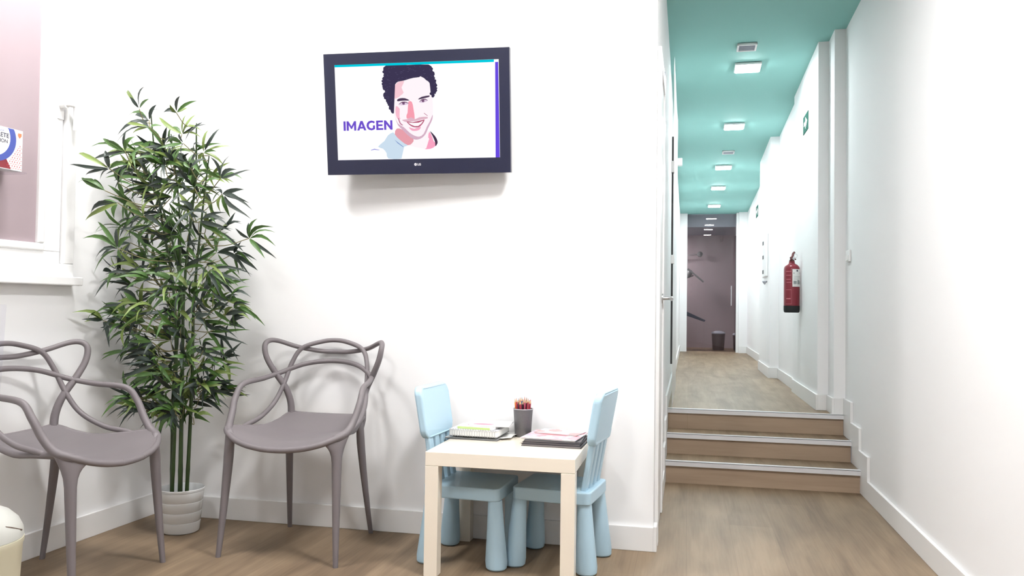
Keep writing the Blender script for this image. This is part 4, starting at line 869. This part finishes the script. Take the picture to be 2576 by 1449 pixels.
SPRAYS = [[[-2.25,2.929,1.791],[-2.341,2.976,1.905],[-2.177,2.86,1.883],[-2.174,2.89,1.832],[-2.282,2.911,1.848]],[[-2.242,2.984,1.756],[-2.342,2.919,1.702],[-2.382,3.029,1.809],[-2.197,2.966,1.829],[-2.228,3.028,1.824],[-2.331,3.008,1.796],[-2.295,3.018,1.741]],[[-2.064,2.915,1.763],[-2.007,2.854,1.83],[-1.972,2.918,1.827],[-2.06,2.866,1.794],[-2.025,2.933,1.792],[-2.109,2.894,1.771]],[[-2.115,3.029,1.7],[-2.078,3.071,1.814],[-2.01,3.022,1.762],[-1.979,2.972,1.719],[-1.989,2.978,1.691],[-2.232,3.024,1.796],[-2.092,3.022,1.796],[-2.183,3.035,1.741]],[[-1.984,2.988,1.609],[-1.962,2.996,1.724],[-1.89,2.966,1.721],[-1.856,2.993,1.648],[-1.897,3.011,1.569],[-2.003,2.94,1.571],[-1.908,2.964,1.62],[-1.996,2.979,1.566]],[[-2.148,2.72,1.568],[-2.252,2.72,1.638],[-2.313,2.72,1.612],[-2.239,2.72,1.627],[-2.105,2.72,1.639],[-2.295,2.72,1.555],[-2.138,2.72,1.668]],[[-2.216,2.72,1.502],[-2.364,2.68,1.533],[-2.365,2.72,1.585],[-2.326,2.72,1.488],[-2.257,2.72,1.467],[-2.238,2.72,1.587],[-2.128,2.72,1.531]],[[-2.233,2.72,1.416],[-2.358,2.72,1.469],[-2.345,2.72,1.486],[-2.283,2.72,1.473]],[[-2.174,2.72,1.367],[-2.317,2.72,1.322],[-2.295,2.72,1.352],[-2.191,2.72,1.315],[-2.244,2.72,1.377],[-2.276,2.72,1.361]],[[-1.836,2.885,1.482],[-1.918,2.872,1.533],[-1.84,2.82,1.573],[-1.825,2.934,1.606],[-1.67,2.827,1.524],[-1.763,2.879,1.53],[-1.906,2.876,1.47],[-1.737,2.884,1.496]],[[-1.89,2.984,1.434],[-1.786,2.978,1.466],[-1.754,2.964,1.411],[-1.718,2.924,1.387],[-1.731,2.928,1.345],[-1.875,3.025,1.355],[-1.91,2.963,1.454],[-1.903,2.996,1.37]],[[-2.273,3.131,1.499],[-2.339,3.075,1.536],[-2.223,3.077,1.615],[-2.096,3.139,1.56],[-2.347,3.097,1.477],[-2.095,3.12,1.506],[-2.334,3.113,1.599],[-2.162,3.102,1.586]],[[-2.297,2.871,1.472],[-2.243,2.858,1.562],[-2.154,2.831,1.497],[-2.202,2.852,1.461],[-2.262,2.841,1.542],[-2.274,2.887,1.42]],[[-1.934,2.896,1.312],[-1.817,2.891,1.339],[-1.784,2.871,1.313],[-1.78,2.88,1.291],[-1.849,2.904,1.277],[-1.767,2.886,1.24],[-1.816,2.891,1.298]],[[-2.168,2.72,1.189],[-2.325,2.72,1.26],[-2.262,2.72,1.318],[-2.174,2.72,1.284],[-2.275,2.72,1.111],[-2.148,2.72,1.15],[-2.27,2.72,1.162],[-2.113,2.72,1.25]],[[-1.81,3.065,1.257],[-1.815,3.07,1.336],[-1.77,3.055,1.357],[-1.684,3.03,1.33],[-1.691,3.068,1.298],[-1.66,3.019,1.249],[-1.69,3.077,1.191],[-1.72,3.037,1.188],[-1.843,3.007,1.305]],[[-2.005,3.132,1.202],[-2.098,3.18,1.313],[-2.035,3.169,1.292],[-1.919,3.089,1.308],[-1.84,3.153,1.19],[-1.84,3.144,1.134],[-1.879,3.16,1.247],[-2.012,3.07,1.179],[-1.879,3.131,1.103]],[[-2.159,2.874,1.698],[-2.287,2.843,1.654],[-2.277,2.887,1.729],[-2.249,2.888,1.686],[-2.116,2.897,1.713],[-2.235,2.903,1.743]],[[-2.289,2.979,1.586],[-2.345,2.93,1.506],[-2.217,2.993,1.611],[-2.206,2.944,1.529],[-2.312,2.927,1.637]],[[-2.079,2.925,1.558],[-2.065,2.95,1.634],[-1.968,2.895,1.614],[-2.08,2.86,1.605],[-2.007,2.888,1.55],[-2.115,2.962,1.65],[-2.132,2.934,1.561]],[[-1.955,2.861,1.52],[-1.932,2.892,1.572],[-1.87,2.801,1.502],[-1.992,2.866,1.557],[-1.898,2.898,1.572]],[[-2.2,2.907,1.339],[-2.057,2.84,1.301],[-2.321,2.956,1.413],[-2.188,2.924,1.406],[-2.23,2.877,1.319]],[[-2.042,3.149,1.422],[-2.086,3.118,1.456],[-1.989,3.128,1.481],[-2.067,3.098,1.49],[-2.094,3.1,1.404],[-1.998,3.113,1.367]],[[-2.245,2.917,1.097],[-2.362,2.859,1.078],[-2.335,2.86,1.109],[-2.272,2.875,1.128],[-2.162,2.905,1.122],[-2.198,2.891,1.136]],[[-2.182,2.862,0.979],[-2.358,2.872,0.972],[-2.262,2.838,0.993],[-2.239,2.808,1.055],[-2.278,2.825,0.95],[-2.303,2.911,0.94],[-2.2,2.794,1.032]],[[-2.187,2.908,0.934],[-2.361,2.944,0.895],[-2.261,2.849,0.878],[-2.257,2.904,0.849],[-2.268,2.944,0.969]],[[-1.966,3.032,1.124],[-1.797,3.075,1.132],[-1.777,2.985,1.089],[-1.846,3.054,1.073],[-1.835,3.008,1.049],[-1.895,3.045,1.151],[-1.946,3.011,1.056]],[[-1.847,2.983,0.989],[-1.74,2.96,1.07],[-1.713,2.93,1.032],[-1.766,2.961,1.005],[-1.895,2.99,0.943],[-1.904,2.938,1.038],[-1.903,2.998,1.076]],[[-1.908,3.057,0.932],[-1.825,3.081,0.959],[-1.812,3.099,0.928],[-1.867,3.102,0.964],[-1.866,3.042,0.979]],[[-2.008,3.089,0.857],[-1.821,3.111,0.896],[-1.832,3.108,0.828],[-1.839,3.064,0.77],[-1.866,3.024,0.766],[-1.827,3.03,0.867],[-1.854,3.035,0.912],[-2.05,3.114,0.935]],[[-1.897,2.886,0.79],[-1.743,2.841,0.793],[-1.822,2.847,0.779],[-1.761,2.843,0.819],[-1.863,2.858,0.831]],[[-2.115,2.87,0.82],[-2.277,2.901,0.805],[-2.215,2.85,0.839],[-2.231,2.91,0.786],[-2.194,2.859,0.864],[-2.11,2.812,0.783]],[[-2.107,2.892,0.734],[-2.249,2.912,0.747],[-2.225,2.828,0.691],[-2.135,2.822,0.777],[-2.097,2.832,0.763]],[[-2.092,2.913,0.693],[-2.287,2.961,0.668],[-2.204,2.933,0.663],[-2.265,2.89,0.69],[-2.24,2.947,0.712]],[[-2.034,3.072,0.715],[-1.88,3.062,0.732],[-1.886,3.06,0.675],[-1.872,3.007,0.734],[-1.949,3.023,0.674]],[[-1.987,3.039,0.63],[-2.045,3.07,0.699],[-1.921,3.002,0.692],[-1.925,3.077,0.644],[-1.825,2.99,0.64],[-1.986,3.016,0.689]],[[-2.07,3.089,0.491],[-1.989,3.045,0.557],[-1.992,3.123,0.505],[-1.958,3.043,0.501],[-2.067,3.065,0.541]],[[-2.09,2.971,0.561],[-2.219,2.964,0.565],[-2.218,2.977,0.589],[-2.185,3.013,0.594],[-2.007,2.919,0.54]],[[-2.222,3.129,0.646],[-2.292,3.104,0.616],[-2.298,3.106,0.651],[-2.297,3.175,0.58],[-2.301,3.128,0.633]],[[-1.944,2.895,0.922],[-1.904,2.89,0.948],[-1.826,2.83,0.954],[-1.99,2.938,0.881],[-1.859,2.849,0.895]]]
def leaf(bm, a, b, wid, up, mi, droop):
    """curved pointed leaf from a to b"""
    ax = b - a; L = ax.length; d = ax.normalized()
    side = d.cross(up); 
    if side.length < 1e-3: side = Vector((1, 0, 0))
    side.normalize(); nrm = side.cross(d)
    prev = None; sway = rp.uniform(-1, 1)
    prof = ((0, .10), (.10, .55), (.28, .95), (.48, 1.0), (.70, .72), (.87, .35), (1, .03))
    for t_, w in prof:
        c = a + ax * t_ + nrm * (droop * L * (4 * t_ * (1 - t_))) + Vector((0, 0, -0.16 * L * t_ ** 3)) + side * (sway * L * math.sin(t_ * 3.6) * .12)
        h = wid * w / 2
        row = [bm.verts.new(c - side * h + nrm * h * .35), bm.verts.new(c), bm.verts.new(c + side * h + nrm * h * .35)]
        if prev:
            for k in (0, 1): bm.faces.new([prev[k], prev[k + 1], row[k + 1], row[k]]).material_index = mi
        prev = row
sub = Vector((PX, PY_, 0.10))
def near_cane(p):
    best = None
    for path in canepaths:
        for q in path:
            if q.z < p.z - 0.02 and q.z > p.z - 0.30:
                d = (q - p).length
                if best is None or d < best[0]: best = (d, q)
    return best[1] if best else Vector((0, 0, max(0.3, p.z - .1)))
def limit(p):      # stay in front of both walls
    w = p + sub
    w.y = min(w.y, 3.30); w.x = max(w.x, -2.405 + 0.03 * (w.y - 3))
    return w - sub
all_sprays = [[Vector(p) - sub for p in S] for S in SPRAYS]
# dense inner sprays
for i in range(160):
    z = rp.uniform(0.42, 1.55) if i > 6 else rp.uniform(0.35, 0.6)
    hw = 0.10 if z < .5 else (0.17 if z < .75 else (0.23 if z < 1.35 else 0.15))
    b = Vector((rp.uniform(-hw, hw) + (-0.02 if z < 1.2 else -0.04), rp.uniform(-0.20, 0.07), z))
    tips = []
    out = Vector((b.x * 1.6, b.y - 0.03, 0.02))
    if out.length < 1e-3: out = Vector((0, -1, 0))
    out.normalize()
    for k in range(rp.randint(5, 8)):
        d = (out * rp.uniform(.3, 1) + Vector((rp.uniform(-1, 1), rp.uniform(-.7, .35), rp.uniform(-.75, .8)))).normalized()
        tips.append(b + d * rp.uniform(.08, .155))
    all_sprays.append([b] + tips)
for S in all_sprays:
    b = limit(S[0]); S = [q for q in S if (limit(q) - q).length < 0.03 or q is S[0]]; cq = near_cane(b)
    tb_ = bmesh.new()
    mid = (b + cq) / 2 + Vector((rp.uniform(-.01, .01), rp.uniform(-.01, .01), -0.02))
    tube(tb_, cr([cq, mid, b], 4), 0.0019, 5, 3)
    sh_ = rp.random()
    for q in S[1:]:
        tip = limit(q)
        up = Vector((rp.uniform(-.5, .5), -1 + rp.uniform(-.3, .3), rp.uniform(-.2, .9))).normalized()
        r = rp.random() + (sh_ - .5) * .5
        mi = 0 if r < .40 else (1 if r < .86 else 2)
        leaf(tb_, b + (tip - b) * rp.uniform(0, .10), tip, rp.uniform(.012, .020), up, mi, rp.uniform(.03, .2))
    mesh_obj('leaf_spray', tb_, [M['leafA'], M['leafB'], M['leafC'], M['twig']], pl, smooth=True)

# ------------------------------------------------------------------ foreground left: swing-lid bin, side cabinet and brochure holder
bn = thing('swing_bin', 'cream white plastic bin with a domed swing lid in the lower left corner', 'bin', (-1.778, 1.70, 0))
bm = bmesh.new(); lathe(bm, [(0.105, 0), (0.112, 0.006), (0.128, 0.355), (0.131, 0.36), (0.131, 0.372), (0.124, 0.375)], 48); mesh_obj('bin_body', bm, M['bin'], bn, smooth=True, autos=0.8)
bm = bmesh.new(); lathe(bm, [(0.130, 0.374), (0.128, 0.395), (0.118, 0.417), (0.098, 0.437), (0.07, 0.451), (0.035, 0.459), (0.003, 0.461)], 48); mesh_obj('dome_lid', bm, M['lidm'], bn, smooth=True, autos=0.8)
bm = bmesh.new(); tube(bm, cr([(0.072, -0.072, 0.432), (0.104, -0.030, 0.424), (0.119, 0.015, 0.410), (0.114, 0.060, 0.392)], 6), 0.0022, 6); gp = mesh_obj('lid_gap', bm, mat('lid_shadow_gap', (0.13, 0.09, 0.07, 1), 0.8), bn, smooth=True)
cb = thing('side_cabinet', 'small white side cabinet beside the camera, holding the brochure stand', 'cabinet', (-1.387, 1.05, 0))
box('cabinet_body', (-0.19, 0.19, -0.14, 0.14, 0.03, 0.735), M['white'], cb, bevel=0.003)
dr = box('door', (-0.186, 0.186, -0.156, -0.141, 0.05, 0.72), M['whitegloss'], cb, bevel=0.003)
bm = bmesh.new(); lathe(bm, [(0.010, 0), (0.012, 0.018)], 16); mesh_obj('knob', bm, M['metal'], dr, (0.14, -0.156, 0.40), (math.pi / 2, 0, 0), smooth=True, autos=0.6)
box('plinth', (-0.18, 0.18, -0.13, 0.13, 0, 0.0295), M['white'], cb)
bh = thing('brochure_holder', 'clear acrylic brochure stand with a sheet inside at the far left edge', 'brochure holder', (-1.2840, 1.165, 0.7400), (0, 0.05, 0))
bm = bmesh.new(); addbox(bm, -0.11, 0.1085, 0.0, 0.003, 0.0, 0.2355); addbox(bm, -0.11, 0.1085, 0.016, 0.019, 0.0, 0.2355); addbox(bm, -0.11, 0.1085, -0.03, 0.02, 0, 0.003)
mesh_obj('acrylic_stand', bm, M['acrylic'], bh)
box('printed_sheet', (-0.105, 0.1045, 0.008, 0.010, 0.004, 0.20), mat('sheet_lilac', (0.50, 0.50, 0.57, 1), 0.4, var=0.02), bh)
